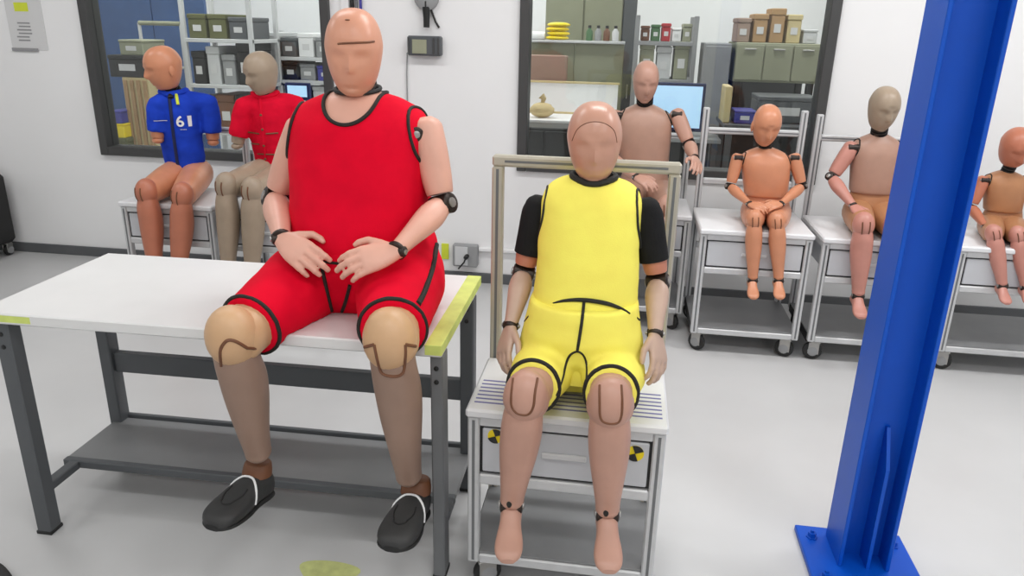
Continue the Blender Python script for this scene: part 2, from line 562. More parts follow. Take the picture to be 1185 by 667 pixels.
def cart(x0, x1, y0, y1, seat, rail, label, tall=None, alum='alu', stripes=(), stickers=(), low=0.1, t=0.032, drawer=0.13, group=None, rail2=None, shelf='shelf_grey', alum2=None):
    r = empty('cart', ((x0 + x1) / 2, (y0 + y1) / 2, 0), label, 'cart', group)
    top = tall or rail - t
    al_front = alum2 or alum
    for nm, px, py, zt in (('post', x0, y0, seat - .028), ('post', x1 - t, y0, seat - .028), ('post', x0, y1 - t, top), ('post', x1 - t, y1 - t, top)):
        b = MB().box(px, px + t, py, py + t, low, zt, .004)
        # groove of the extruded profile
        p = b.build(nm, al_front if zt < seat else alum, r, smooth=False)
        MB().box(px + t * .38, px + t * .62, py - .0012, py + .004, low + .01, (zt - .01 if (zt < seat or tall) else rail - t - .006), 0).build('groove', 'steel_grey', p, smooth=False)
    rl = MB().box(x0, x1, y1 - t, y1, rail - t, rail, .006) if not tall else MB().box(x0 + t, x1 - t, y1 - t, y1, rail - t, rail, .006)
    hr = rl.build('handle_rail', alum, r, smooth=False)
    MB().box(x0 + t + .004, x1 - t - .004, y1 - t - .0012, y1 - t + .004, rail - t * .6, rail - t * .4, 0).build('groove', 'steel_grey', hr, smooth=False)
    if rail2:
        MB().box(x0 + t, x1 - t, y1 - t, y1, rail2 - t, rail2, .006).build('back_rail', alum, r, smooth=False)
    MB().box(x0 - .004, x1 + .004, y0 - .012, y1 - t - .002, seat - .026, seat, .006).build('seat_board', 'seat_white', r, smooth=False)
    MB().box(x0 + t, x1 - t, y0 + .002, y0 + t, seat - .055, seat - .027, .003).build('front_rail', al_front, r, smooth=False)
    for sx in (x0, x1 - t):
        MB().box(sx, sx + t, y0 + t, y1 - t, seat - .055, seat - .027, .003).build('side_rail', al_front, r, smooth=False)
        MB().box(sx, sx + t, y0 + t, y1 - t, low - .012, low + .029, .003).build('bottom_side_rail', 'rubber', r, smooth=False)
    dz1 = seat - .06
    dz0 = dz1 - drawer
    d = MB().box(x0 + t + .008, x1 - t - .008, y0 + .004, y1 - t - .05, dz0 + .006, dz1 - .002, .003).build('drawer', 'drawer_grey', r, smooth=False)
    MB().box(x0 + t, x1 - t, y0 + .012, y0 + .02, dz0, dz1 + .006, 0).build('drawer_gap', 'black', d, smooth=False)
    MB().box((x0 + x1) / 2 - .06, (x0 + x1) / 2 + .06, y0 - .004, y0 + .006, dz0 + drawer * .48, dz0 + drawer * .60, .003).build('drawer_pull', 'light_box', d, smooth=False)
    MB().box(x0 + t, x1 - t, y0, y0 + t, dz0 - .034, dz0 - .002, .004).build('drawer_rail', al_front, r, smooth=False)
    MB().box(x0 + t, x1 - t, y1 - t, y1, dz0 - .034, dz0 - .002, .004).build('rear_rail', al_front, r, smooth=False)
    MB().box(x0 + t, x1 - t, y0, y0 + t, low, low + .03, .004).build('bottom_rail', al_front, r, smooth=False)
    MB().box(x0 + t, x1 - t, y1 - t, y1, low, low + .03, .004).build('bottom_rail', al_front, r, smooth=False)
    MB().box(x0 + .004, x1 - .004, y0 + .006, y1 - .006, low + .03, low + .036, .001).build('lower_shelf', shelf, r, smooth=False)
    for cx, cy in ((x0 + .045, y0 + .03), (x1 - .045, y0 + .03), (x0 + .045, y1 - .03), (x1 - .045, y1 - .03)):
        caster(cx, cy, low, r, ang=random.choice((.9, 1.2, -1.1, 1.45, -.8)), big=min(.047, low * .46))
    for (s0, s1, sy) in stripes:
        MB().box(s0, s1, sy, sy + .006, seat - .002, seat + .0008, 0).build('seat_stripe', 'stripe_blue', r, smooth=False)
    for (sx, sz, sr) in stickers:
        st = MB().lathe(Vector((sx, y0 + .0045, sz)), Vector((0, -1, 0)), [(0, sr), (.001, sr)], 24).build('target_sticker', 'yellow_paint', d)
        for q in (0.35, 0.35 + math.pi):
            pts = [Vector((sx, y0 + .003, sz))] + [Vector((sx + sr * math.cos(q + k * math.pi / 16), y0 + .003, sz + sr * math.sin(q + k * math.pi / 16))) for k in range(9)]
            MB().loft([[p for p in pts], [p + Vector((0, -.0016, 0)) for p in pts]]).build('quadrant', 'black', st, smooth=False)
    return r


# the near cart
CX0, CX1, CY0, CY1, CS = -0.362, 0.158, 1.74, 2.10, 0.585
st = []
for k in range(7):
    st.append((CX0 + .012, CX1 - .012, CY0 + .03 + k * .022))
cart(CX0, CX1, CY0, CY1, CS, 1.198, 'aluminium cart with striped white seat and two yellow and black target stickers on its drawer',
     alum='alu_beige_reflect', alum2='alu', stripes=st, stickers=((P(573, 506, CY0).x, P(573, 506, CY0).z, .021), (P(735, 526, CY0).x, P(735, 526, CY0).z, .023)), low=0.09, drawer=0.14)
GC = 'aluminium carts along the back wall'
cart(-2.57, -2.06, 3.49, 3.95, .64, .98, 'aluminium cart under the mannequin in the blue shirt', group=GC)
cart(-2.02, -1.51, 3.47, 3.93, .64, .98, 'aluminium cart under the mannequin in the red polo shirt', group=GC)
cart(-0.15, 0.365, 3.86, 4.32, .64, 1.0, 'aluminium cart under the bare tan mannequin with one raised hand', group=GC)
cart(0.392, 0.912, 3.60, 4.10, .642, 1.065, 'aluminium cart under the orange child mannequin', tall=1.165, rail2=.80, group=GC)
cart(0.957, 1.477, 3.60, 4.10, .632, 1.05, 'aluminium cart under the grey-headed bare mannequin beside the blue column', tall=1.15, group=GC)
cart(1.56, 2.30, 3.60, 4.10, .63, .80, 'wide aluminium cart under the small brown child mannequin', group=GC)

# ------------------------------------------------------------------ things on the back wall
r = empty('wall_device', P(492, 54, 4.44), 'grey wall-mounted control box with cable on the white wall', 'control box')
p0, p1 = P(473, 64, 4.42), P(511, 42, 4.42)
MB().box(p0.x, p1.x, 4.39, YW, p0.z, p1.z, .008).build('case', 'steel_dark', r, smooth=False)
MB().box(p0.x + .03, p0.x + .115, 4.385, 4.392, p0.z + .012, p1.z - .02, .002).build('display', 'khaki', r, smooth=False)
for xx in (p0.x + .012, p1.x - .04, p1.x - .012):
    MB().box(xx - .005, xx + .005, 4.383, 4.392, p0.z + .01, p1.z - .01, .002).build('clip', 'frame', r, smooth=False)
c0 = P(470, 56, 4.44)
MB().tube([Vector((p0.x + .01, 4.43, p0.z + .03)), Vector((p0.x - .015, 4.44, p0.z + .01)), c0 + Vector((0, 0, -.15)), Vector((c0.x, 4.44, .6)), Vector((c0.x - .01, 4.44, .25))], .004).build('cable', 'grey_box', r)
r = empty('wall_bracket', P(492, 15, 4.44), 'black hanging bracket with plug on the white wall above the control box', 'bracket')
q = P(493, 8, 4.42)
MB().tube([q + Vector((0, .0, .0)), q + Vector((.002, 0, -.06)), q + Vector((.001, 0, -.11))], [.022, .018, .017], 10).build('plug', 'black', r)
MB().lathe(Vector((q.x, YW, q.z + .05)), Vector((0, -1, 0)), [(0, .07), (.03, .07), (.04, .055)], 18).build('socket', 'grey_box', r)
MB().tube([q + Vector((.0, 0, .03)), q + Vector((0, 0, -.01))], .012).build('collar', 'black', r)
MB().tube([q + Vector((.07, .02, -.11)), q + Vector((.05, .02, -.08)), q + Vector((.015, .015, .01))], .006).build('cord', 'black', r)
r = empty('wall_cables', P(412, 5, 4.44), 'pair of cables in white trunking running up the white wall', 'cables')
for px, rr, mm in ((407, .012, 'black'), (417, .008, 'violet'), (412, .008, 'steel_grey')):
    q = P(px, 2, 4.435)
    MB().tube([Vector((q.x, 4.437, z)) for z in (1.2, 1.6, 2.2, 2.98)], rr).build('cable', mm, r)
q = P(400, 5, 4.44)
MB().box(q.x - .03, q.x + .02, 4.435, YW, 1.2, 2.98, .003).build('trunking', 'white', r, smooth=False)
# notice sheet
p0, p1 = P(15, 57, 4.447), P(44, -12, 4.447)
nr = empty('notice_sheet', ((p0.x + p1.x) / 2, 4.448, p0.z), 'grey printed notice sheet with lime mark taped to the white wall', 'notice')
MB().box(p0.x, p1.x, 4.446, YW, p0.z, p1.z, 0).build('sheet', 'paper', nr, smooth=False)
q0, q1 = P(17, 13, 4.445), P(31, 3, 4.445)
MB().box(q0.x, q1.x, 4.4445, 4.4462, q0.z, q1.z, 0).build('lime_mark', 'lime', nr, smooth=False)
for k, yy in enumerate((26, 30, 34, 38, 42, 46)):
    q0, q1 = P(20 + (k % 2) * 2, yy + 1.3, 4.445), P(34 + (k * 5) % 4, yy, 4.445)
    MB().box(q0.x, q1.x, 4.4445, 4.4462, q0.z, q1.z, 0).build('print_line', 'ink', nr, smooth=False)
q0, q1 = P(15, 59, 4.445), P(44, 56, 4.445)
MB().box(q0.x, q1.x, 4.438, YW, q0.z, q1.z, .001).build('bottom_strip', 'ink', nr, smooth=False)
# trunking and sockets
p0, p1 = P(512, 308, 4.42), P(553, 284, 4.42)
r = empty('wall_socket', ((p0.x + p1.x) / 2, 4.44, p0.z), 'grey double wall socket with black plug above the skirting', 'socket')
MB().box(p0.x + .07, p1.x, 4.40, YW, p0.z + .01, p1.z, .006).build('plate', 'grey_box', r, smooth=False)
MB().box(p0.x + .085, p1.x - .06, 4.395, 4.402, p0.z + .02, p1.z - .01, .004).build('socket_cover', 'light_box', r, smooth=False)
q = P(540, 297, 4.39)
MB().lathe(q, Vector((0, -1, 0)), [(-.01, .014), (.03, .014), (.035, .009)], 12).build('plug', 'black', r)
MB().tube([q + Vector((0, -.02, 0)), q + Vector((-.01, -.03, -.03)), q + Vector((-.05, -.01, -.08))], .005).build('cord', 'black', r)
MB().box(p0.x - .01, p0.x + .035, 4.44, YW, p0.z + .04, p1.z - .01, .001).build('lime_label', 'lime', r, smooth=False)
q = P(570, 289, 4.44)
tk = MB().box(p1.x + .003, -.19, 4.42, YW, q.z - .012, q.z + .012, .004).build('cable_trunking', 'white', smooth=False)
tag(tk, 'white cable trunking running low along the white wall', 'trunking')
# black wheeled cabinet
r = empty('tool_cabinet', (-4.15, 4.15, 0), 'black wheeled cabinet against the white wall', 'cabinet')
MB().box(-4.475, -4.03, 3.96, 4.40, .09, .56, .03).build('body', 'black', r, smooth=False)
for k in range(3):
    d = MB().box(-4.445, -4.06, 3.952, 3.975, .12 + k * .145, .25 + k * .145, .006).build('drawer', 'steel_dark', r, smooth=False)
    MB().box(-4.355, -4.145, 3.94, 3.954, .21 + k * .145, .222 + k * .145, .003).build('handle', 'steel', d, smooth=False)
for cx, cy in ((-4.42, 4.02), (-4.08, 4.02), (-4.42, 4.34), (-4.08, 4.34)):
    caster(cx, cy, .09, r, big=.038)


# ------------------------------------------------------------------ store room behind the windows
def rect(px0, py0, px1, py1, Y):
    xm, ym = (px0 + px1) / 2, (py0 + py1) / 2
    return P(px0, ym, Y).x, P(px1, ym, Y).x, P(xm, py1, Y).z, P(xm, py0, Y).z


def store_box(name, label, cat, px, Y, depth, m, zb=None, lid=True, group=None, b=.006):
    x0, x1, z0, z1 = rect(*px, Y)
    if zb is not None:
        z0 = zb
    r = empty(name, ((x0 + x1) / 2, Y + depth / 2, z0), label, cat, group)
    h = z1 - z0
    MB().box(x0, x1, Y, Y + depth, z0, z1 - (h * .18 if lid else 0), b).build('body', m, r, smooth=False)
    if lid:
        MB().box(x0 - .004, x1 + .004, Y - .004, Y + depth + .004, z1 - h * .18, z1, b).build('lid', m, r, smooth=False)
        MB().box((x0 + x1) / 2 - (x1 - x0) * .22, (x0 + x1) / 2 + (x1 - x0) * .22, Y - .003, Y + .002, z0 + h * .3, z0 + h * .6, 0).build('paper_tag', 'paper', r, smooth=False)
    return r


def cabinet(name, label, cat, px, Y, depth, m, z0=0.0, doors=2):
    x0, x1, _, z1 = rect(*px, Y)
    r = empty(name, ((x0 + x1) / 2, Y + depth / 2, z0), label, cat)
    MB().box(x0, x1, Y, Y + depth, z0, z1, .006).build('body', m, r, smooth=False)
    w_ = (x1 - x0) / doors
    for k in range(doors):
        d = MB().box(x0 + k * w_ + .006, x0 + (k + 1) * w_ - .006, Y - .016, Y - .001, z0 + .03, z1 - .02, .004).build('door', m, r, smooth=False)
        hx = x0 + (k + 1) * w_ - .04 if k % 2 == 0 else x0 + k * w_ + .04
        MB().box(hx - .006, hx + .006, Y - .035, Y - .016, (z0 + z1) / 2 - .06, (z0 + z1) / 2 + .06, .003).build('handle', 'steel', d, smooth=False)
    return r


def shelving(label, x0, x1, y0, y1, boards, top, m='light_box'):
    r = empty('shelving_unit', ((x0 + x1) / 2, (y0 + y1) / 2, 0), label, 'shelving unit')
    for px in (x0, x1 - .035):
        for py in (y0, y1 - .035):
            MB().box(px, px + .035, py, py + .035, 0, top, .003).build('upright', m, r, smooth=False)
    for z in boards:
        MB().box(x0, x1, y0 + .001, y1 - .001, z - .03, z, .003).build('shelf_board', m, r, smooth=False)
    return r


def row(name, label, cat, x0, x1, y, z, hs, mats, group, depth=.22, gap=.012):
    n = len(hs)
    w_ = (x1 - x0) / n
    for k, h in enumerate(hs):
        r = empty(name, (x0 + (k + .5) * w_, y + depth / 2, z), label[k] if isinstance(label, (list, tuple)) else label, cat, group)
        m = mats[k % len(mats)]
        MB().box(x0 + k * w_ + gap, x0 + (k + 1) * w_ - gap, y, y + depth, z, z + h * .8, .006).build('body', m, r, smooth=False)
        MB().box(x0 + k * w_ + gap * .6, x0 + (k + 1) * w_ - gap * .6, y - .004, y + depth + .004, z + h * .8, z + h, .006).build('lid', m, r, smooth=False)
        MB().box(x0 + (k + .3) * w_, x0 + (k + .7) * w_, y - .003, y + .003, z + h * .3, z + h * .55, 0).build('paper_tag', 'paper', r, smooth=False)


# --- left window
YA = 6.0
xa0, xa1 = P(212, 60, YA).x, P(293, 60, YA).x
za = [P(250, 45, YA).z, P(250, 98, YA).z, P(250, 152, YA).z, .12]
shelving('light grey shelving unit full of dark bins behind the window', xa0, xa1, YA, YA + .5, za, P(250, -20, YA).z)
row('storage_box', ['long olive box on the upper shelf behind the window', 'olive box next to a black bin on the upper shelf', 'black bin on the upper shelf behind the window'], 'box',
    xa0 + .04, xa1 - .04, YA + .03, za[0], [.19, .19, .17], ['olive', 'olive', 'steel_dark'], 'boxes on the upper shelf', .4)
row('storage_bin', ['black bin on the middle shelf at the upright', 'pale bin on the middle shelf behind the window', 'tall pale bin on the middle shelf', 'black bin between pale bin and grey post on the middle shelf'], 'bin',
    xa0 + .04, xa1 - .04, YA + .03, za[1], [.26, .3, .24, .33], ['black', 'light_box', 'grey_box', 'black'], 'bins on the middle shelf', .4)
row('storage_bin', ['dark bin on the lower shelf behind the window', 'brown bin on the lower shelf behind the window', 'black bin on the lower shelf behind the window'], 'bin',
    xa0 + .04, xa1 - .04, YA + .03, za[2], [.28, .3, .3], ['steel_dark', 'leather_brown', 'black'], 'bins on the lower shelf', .4)
YB_ = 6.5
xb0, xb1 = P(298, 60, YB_).x, P(388, 60, YB_).x
zb = [P(340, 66, YB_).z, P(340, 93, YB_).z, P(340, 125, YB_).z, .12]
shelving('low shelving unit with grey cartons behind the red polo mannequin', xb0, xb1, YB_, YB_ + .5, zb, P(340, 36, YB_).z)
row('carton', ['pale carton on the top board', 'dark carton on the top board', 'white carton on the top board beside the dark one', 'grey carton at the end of the top board'], 'carton',
    xb0 + .04, xb1 - .04, YB_ + .03, zb[0], [.2, .16, .2, .17], ['light_box', 'steel_dark', 'white', 'grey_box'], 'cartons on the top board', .4)
row('carton', ['white carton on the second board', 'black carton on the second board', 'grey carton on the second board', 'blue carton on the second board'], 'carton',
    xb0 + .04, xb1 - .04, YB_ + .03, zb[1], [.15, .16, .14, .13], ['white', 'black', 'grey_box', 'violet'], 'cartons on the second board', .4)
row('carton', ['grey carton on the third board', 'dark carton on the third board', 'pale carton on the third board'], 'carton',
    xb0 + .04, xb1 - .04, YB_ + .03, zb[2], [.19, .17, .19], ['grey_box', 'steel_dark', 'light_box'], 'cartons on the third board', .4)
# blue screen wall
x0, x1, _, z1 = rect(112, -40, 236, 40, 7.0)
r = empty('display_board', ((x0 + x1) / 2, 7.0, 0), 'tall blue display board standing behind the window', 'board')
for k in range(2):
    MB().box(x0 + k * (x1 - x0) / 2 + .004, x0 + (k + 1) * (x1 - x0) / 2 - .004, 7.0, 7.04, .05, z1, .004).build('panel', 'blue_panel', r, smooth=False)
for xx in (x0 + .1, x1 - .1):
    MB().box(xx - .03, xx + .03, 6.8, 7.24, 0, .05, .005).build('foot', 'steel_dark', r, smooth=False)
# stack of crates in front of it
x0, x1, z0, z1 = rect(146, 90, 176, 165, 5.6)
r = empty('packing_case', ((x0 + x1) / 2, 5.75, 0), 'tall cream packing case behind the window', 'packing case')
MB().box(x0, x1, 5.6, 5.95, 0, z1, .006).build('body', 'cream', r, smooth=False)
for k in range(4):
    MB().box(x0 + .015 + k * (x1 - x0 - .06) / 3, x0 + .045 + k * (x1 - x0 - .06) / 3, 5.585, 5.6, .02, z1 - .02, .003).build('batten', 'cardboard', r, smooth=False)
store_box('tool_case', 'black hard case lying on the tall cream packing case', 'case', (126, 64, 168, 90), 5.6, .35, 'black', zb=z1, lid=True)
zt = rect(126, 64, 168, 90, 5.6)[3]
store_box('khaki_box', 'small khaki box on top of the black hard case', 'box', (138, 46, 165, 64), 5.62, .3, 'khaki', zb=zt)
zz = 0
for k, (mm, h, lb) in enumerate((('black', .42, 'black crate at the bottom of the narrow pile'), ('olive', .22, 'olive crate in the narrow pile by the packing case'),
                                 ('yellow_paint', .11, 'yellow tin in the narrow pile by the packing case'), ('violet', .1, 'violet box on the narrow pile by the packing case'))):
    x0, x1, _, _ = rect(127, 120, 144, 150, 5.5)
    r = empty('small_crate', ((x0 + x1) / 2, 5.6, zz), lb, 'crate', 'narrow pile by the packing case')
    MB().box(x0, x1 - .01 * k, 5.5, 5.75, zz, zz + h * .85, .006).build('body', mm, r, smooth=False)
    MB().box(x0 - .003, x1 - .01 * k + .003, 5.497, 5.753, zz + h * .85, zz + h, .005).build('lid', mm, r, smooth=False)
    zz += h
# tall rack frame with a pale top bar
r = empty('garment_rack', (P(184, 30, 6.1).x, 6.1, 0), 'thin pale tube rack with top bar behind the window', 'rack')
xa, xb = P(161, 28, 6.1).x, P(209, 28, 6.1).x
zt = P(184, 27, 6.1).z
for xx in (xa, xb):
    MB().cyl(Vector((xx, 6.1, 0.02)), Vector((xx, 6.1, zt)), .014).build('upright', 'light_box', r)
    MB().box(xx - .02, xx + .02, 5.95, 6.25, 0, .03, .004).build('foot', 'light_box', r, smooth=False)
MB().cyl(Vector((xa, 6.1, zt)), Vector((xb, 6.1, zt)), .018).build('top_bar', 'khaki', r)
MB().cyl(Vector((xa, 6.1, zt - .35)), Vector((xb, 6.1, zt - .35)), .012).build('lower_bar', 'light_box', r)


def monitor(label, px, Y, zdesk, tilt=0):
    x0, x1, z0, z1 = rect(*px, Y)
    r = empty('monitor', ((x0 + x1) / 2, Y + .03, zdesk), label, 'monitor')
    c = MB().box(x0, x1, Y, Y + .04, z0, z1, .006).build('bezel', 'navy', r, smooth=False)
    MB().box(x0 + .02, x1 - .02, Y - .003, Y + .002, z0 + .025, z1 - .02, 0).build('screen', 'screen', r, smooth=False)
    MB().box((x0 + x1) / 2 - .025, (x0 + x1) / 2 + .025, Y + .04, Y + .06, zdesk + .01, (z0 + z1) / 2, .004).build('stem', 'black', r, smooth=False)
    MB().box((x0 + x1) / 2 - .1, (x0 + x1) / 2 + .1, Y - .05, Y + .12, zdesk, zdesk + .012, .004).build('stand_foot', 'black', r, smooth=False)
    return r


def desk(label, px0, px1, py, Y, depth, m='white', legm='steel_dark', front=True):
    xm = (px0 + px1) / 2
    z = P(xm, py, Y).z
    x0, x1 = P(px0, py, Y).x, P(px1, py, Y).x
    r = empty('desk', ((x0 + x1) / 2, Y + depth / 2, 0), label, 'desk')
    MB().box(x0, x1, Y, Y + depth, z - .03, z, .004).build('desk_top', m, r, smooth=False)
    for xx in (x0 + .02, x1 - .06):
        for yy in (Y + .02, Y + depth - .06):
            MB().box(xx, xx + .04, yy, yy + .04, 0, z - .03, .003).build('leg', legm, r, smooth=False)
    if front:
        MB().box(x0 + .07, x1 - .07, Y + depth - .03, Y + depth - .015, .25, z - .03, .003).build('under_desk_dark', 'black', r, smooth=False)  # black sheet painting in the darkness under the desk
    return r, z


d1, zd = desk('white desk under the small monitor behind the left window', 322, 372, 128, 5.5, .5)
monitor('small monitor with pale blue screen behind the red polo mannequin', (330, 96, 358, 116), 5.6, zd)
# --- right window
x0, x1, z0, z1 = rect(608, 50, 722, 90, 6.2)
r = empty('partition_screen', ((x0 + x1) / 2, 6.2, 0), 'khaki office partition with flat top behind the right window', 'partition')
for k in range(2):
    MB().box(x0 + k * (x1 - x0) / 2 + .003, x0 + (k + 1) * (x1 - x0) / 2 - .003, 6.2, 6.25, .02, z1, .004).build('panel', 'khaki', r, smooth=False)
MB().box(x0, x1, 6.16, 6.36, z1, z1 + .02, .004).build('ledge', 'light_box', r, smooth=False)
for xx in (x0 + .08, x1 - .08):
    MB().box(xx - .03, xx + .03, 6.05, 6.4, 0, .02, .004).build('foot', 'steel_dark', r, smooth=False)
zl = z1 + .02
a, b_, _, zt = rect(631, 26, 658, 46, 6.2)
r = empty('hi_vis_bundle', ((a + b_) / 2, 6.25, zl), 'bright yellow folded safety vest on the khaki partition ledge', 'safety vest')
bm_ = MB()
for k in range(4):
    hh = (zt - zl) / 4
    bm_.ellipsoid(Vector(((a + b_) / 2 + (k % 2) * .008, 6.26, zl + hh * (k + .5))), (Vector(((b_ - a) / 2, 0, 0)), Vector((0, .08, 0)), Vector((0, 0, hh * .62))))
bm_.build('folds', 'yellow_paint', r)
a, b_, _, zt = rect(612, 36, 630, 46, 6.2)
MB().tube([Vector((a, 6.25, zl + .03)), Vector((b_, 6.25, zl + .03))], .03, 12).build('roll', 'white', r2 := empty('paper_roll', ((a + b_) / 2, 6.25, zl), 'white paper roll beside the yellow vest on the ledge', 'paper roll'))
MB().tube([Vector((a - .004, 6.25, zl + .03)), Vector((a + .002, 6.25, zl + .03))], .012, 10).build('core', 'cardboard', r2)
cabinet('tall_cabinet', 'tall khaki cabinet behind the partition', 'cabinet', (632, -40, 722, 40), 6.9, .45, 'khaki')
cabinet('dark_gap_block', 'narrow dark grey block filling in the dark gap beside the khaki cabinet', 'cabinet', (722, -40, 738, 40), 6.9, .45, 'steel_dark', doors=1)  # dark block added to paint in the shaded gap, not a seen cabinet
d2, zd = desk('white topped desk in front of the khaki partition', 604, 716, 140, 5.45, .56)
store_box('pin_case', 'brownish flat case leaning at the khaki partition', 'case', (612, 64, 656, 96), 5.98, .08, 'brownish', zb=zd + .0, lid=False)
x0, x1, z0, z1 = rect(612, 94, 716, 138, 5.95)
r = empty('whiteboard', ((x0 + x1) / 2, 5.92, zd), 'white board standing at the rear of the white desk', 'whiteboard')
MB().box(x0 + .01, x1 - .01, 5.905, 5.92, zd + .01, z1 - .01, 0).build('board', 'white', r, smooth=False)
for bb in ((x0, x1, zd, zd + .015), (x0, x1, z1 - .015, z1)):
    MB().box(bb[0], bb[1], 5.9, 5.925, bb[2], bb[3], .002).build('rim', 'cream', r, smooth=False)
a, b_, _, zt = rect(611, 118, 640, 142, 5.5)
r = empty('desk_plant', ((a + b_) / 2, 5.6, zd), 'small pale crumpled sack on the white desk', 'sack')
sk = MB().ellipsoid(Vector(((a + b_) / 2, 5.6, zd + (zt - zd) * .45)), (Vector(((b_ - a) / 2, 0, 0)), Vector((0, .07, 0)), Vector((0, 0, (zt - zd) * .45))), 18, 12)
for v_ in sk.v:
    v_ += Vector((random.uniform(-1, 1), random.uniform(-1, 1), 0)) * .006
sk.build('sack', 'cream', r)
MB().tube([Vector(((a + b_) / 2, 5.6, zt - .02)), Vector(((a + b_) / 2 + .01, 5.6, zt + .015)), Vector(((a + b_) / 2 - .01, 5.6, zt + .035))], [.012, .02, .026]).build('tied_neck', 'cream', r)
r.name = 'sack'
cabinet('low_cabinet', 'black low cabinet just behind the right window', 'cabinet', (596, 148, 664, 178), 5.1, .3, 'black')
# middle shelving with small goods
YC = 6.1
xc0, xc1 = P(733, 60, YC).x, P(806, 60, YC).x
zc = [P(768, 48, YC).z, P(768, 92, YC).z, .12]
shelving('grey open shelving unit holding small coloured goods', xc0, xc1, YC, YC + .45, zc, P(768, 18, YC).z, 'grey_box')
row('goods_box', ['dark brown tin on the open shelving', 'green tin on the open shelving', 'red tin on the open shelving', 'white tin on the open shelving', 'khaki tin on the open shelving'], 'tin',
    xc0 + .04, xc1 - .04, YC + .03, zc[0], [.11, .12, .13, .1, .13], ['leather_brown', 'green_item', 'red_item', 'white', 'khaki'], 'tins on the open shelving', .2, .006)
row('goods_box', ['khaki carton on the second shelf of the open shelving', 'pale carton on the second shelf of the open shelving', 'grey carton on the second shelf of the open shelving'], 'carton',
    xc0 + .04, xc1 - .04, YC + .03, zc[1], [.27, .24, .28], ['khaki', 'light_box', 'khaki'], 'cartons on the open shelving', .3)
d3, zd3 = desk('dark desk carrying the monitor with blue screen', 740, 835, 160, 5.3, .6, 'grey_box')
monitor('large dark-framed monitor with pale blue screen behind the bare tan mannequin', (752, 96, 815, 152), 5.45, zd3)
# right shelving: grey and khaki panels, boxes on top
cabinet('grey_cabinet', 'grey cabinet beside the khaki sideboard', 'cabinet', (814, 50, 845, 96), 6.0, .4, 'grey_box', doors=1)
x0, x1, z0, z1 = rect(850, 50, 950, 96, 6.0)
r = empty('wall_cupboard', ((x0 + x1) / 2, 6.2, 0), 'long khaki sideboard on dark legs behind the child mannequin', 'sideboard')
MB().box(x0, x1, 6.0, 6.5, z0, z1, .006).build('body', 'khaki', r, smooth=False)
for k in range(3):
    wq = (x1 - x0) / 3
    dd = MB().box(x0 + k * wq + .005, x0 + (k + 1) * wq - .005, 5.985, 5.999, z0 + .015, z1 - .015, .003).build('door', 'khaki', r, smooth=False)
    MB().box(x0 + (k + .5) * wq - .04, x0 + (k + .5) * wq + .04, 5.972, 5.985, z1 - .05, z1 - .04, .002).build('handle', 'steel', dd, smooth=False)
for xx in (x0 + .02, x1 - .07):
    for yy in (6.03, 6.42):
        MB().box(xx, xx + .05, yy, yy + .05, 0, z0, .003).build('leg', 'black', r, smooth=False)
MB().box(x0 + .07, x1 - .07, 6.44, 6.46, .3, z0, .003).build('rear_panel', 'steel_dark', r, smooth=False)
zs = z1
row('archive_box', ['brown cardboard box on the khaki sideboard', 'light brown box on the khaki sideboard', 'tall tan box on the khaki sideboard', 'pale box on the khaki sideboard', 'small white box on the khaki sideboard'], 'box',
    P(850, 40, 6.05).x, P(948, 40, 6.05).x, 6.05, zs, [.17, .2, .24, .2, .1], ['brownish', 'cardboard', 'cardboard', 'cream', 'light_box'], 'boxes on the khaki sideboard', .25)
d4, zd4 = desk('dark desk behind the child mannequin', 838, 960, 146, 5.2, .5, 'steel_dark')
store_box('parts_tray', 'blue plastic parts tray on the dark desk', 'tray', (850, 128, 874, 145), 5.25, .2, 'violet', zb=zd4)
store_box('cream_binder', 'cream upright binder standing beside the blue tray', 'binder', (838, 100, 846, 145), 5.27, .25, 'cream', zb=zd4, lid=False)
store_box('instrument', 'dark instrument case on the dark desk behind the child mannequin', 'instrument', (876, 112, 945, 145), 5.35, .3, 'steel_dark', zb=zd4)

for k, (px, mm, lb) in enumerate(((682, 'green_item', 'green bottle on the khaki partition ledge'), (692, 'grey_box', 'grey bottle on the khaki partition ledge'),
                                  (702, 'leather_brown', 'brown bottle on the khaki partition ledge'), (712, 'light_box', 'white bottle on the khaki partition ledge'))):
    q = P(px, 42, 6.25)
    r = empty('bottle', (q.x, 6.25, zl), lb, 'bottle', 'bottles on the partition ledge')
    MB().lathe(Vector((q.x, 6.25, zl)), Vector((0, 0, 1)), [(0, .022), (.004, .026), (.07, .026), (.085, .014), (.095, .011)], 14).build('body', mm, r)
    MB().lathe(Vector((q.x, 6.25, zl + .095)), Vector((0, 0, 1)), [(0, .013), (.018, .013), (.02, .01)], 12).build('cap', 'black', r)


# ------------------------------------------------------------------ mannequin parts
UP = Vector((0, 0, 1))


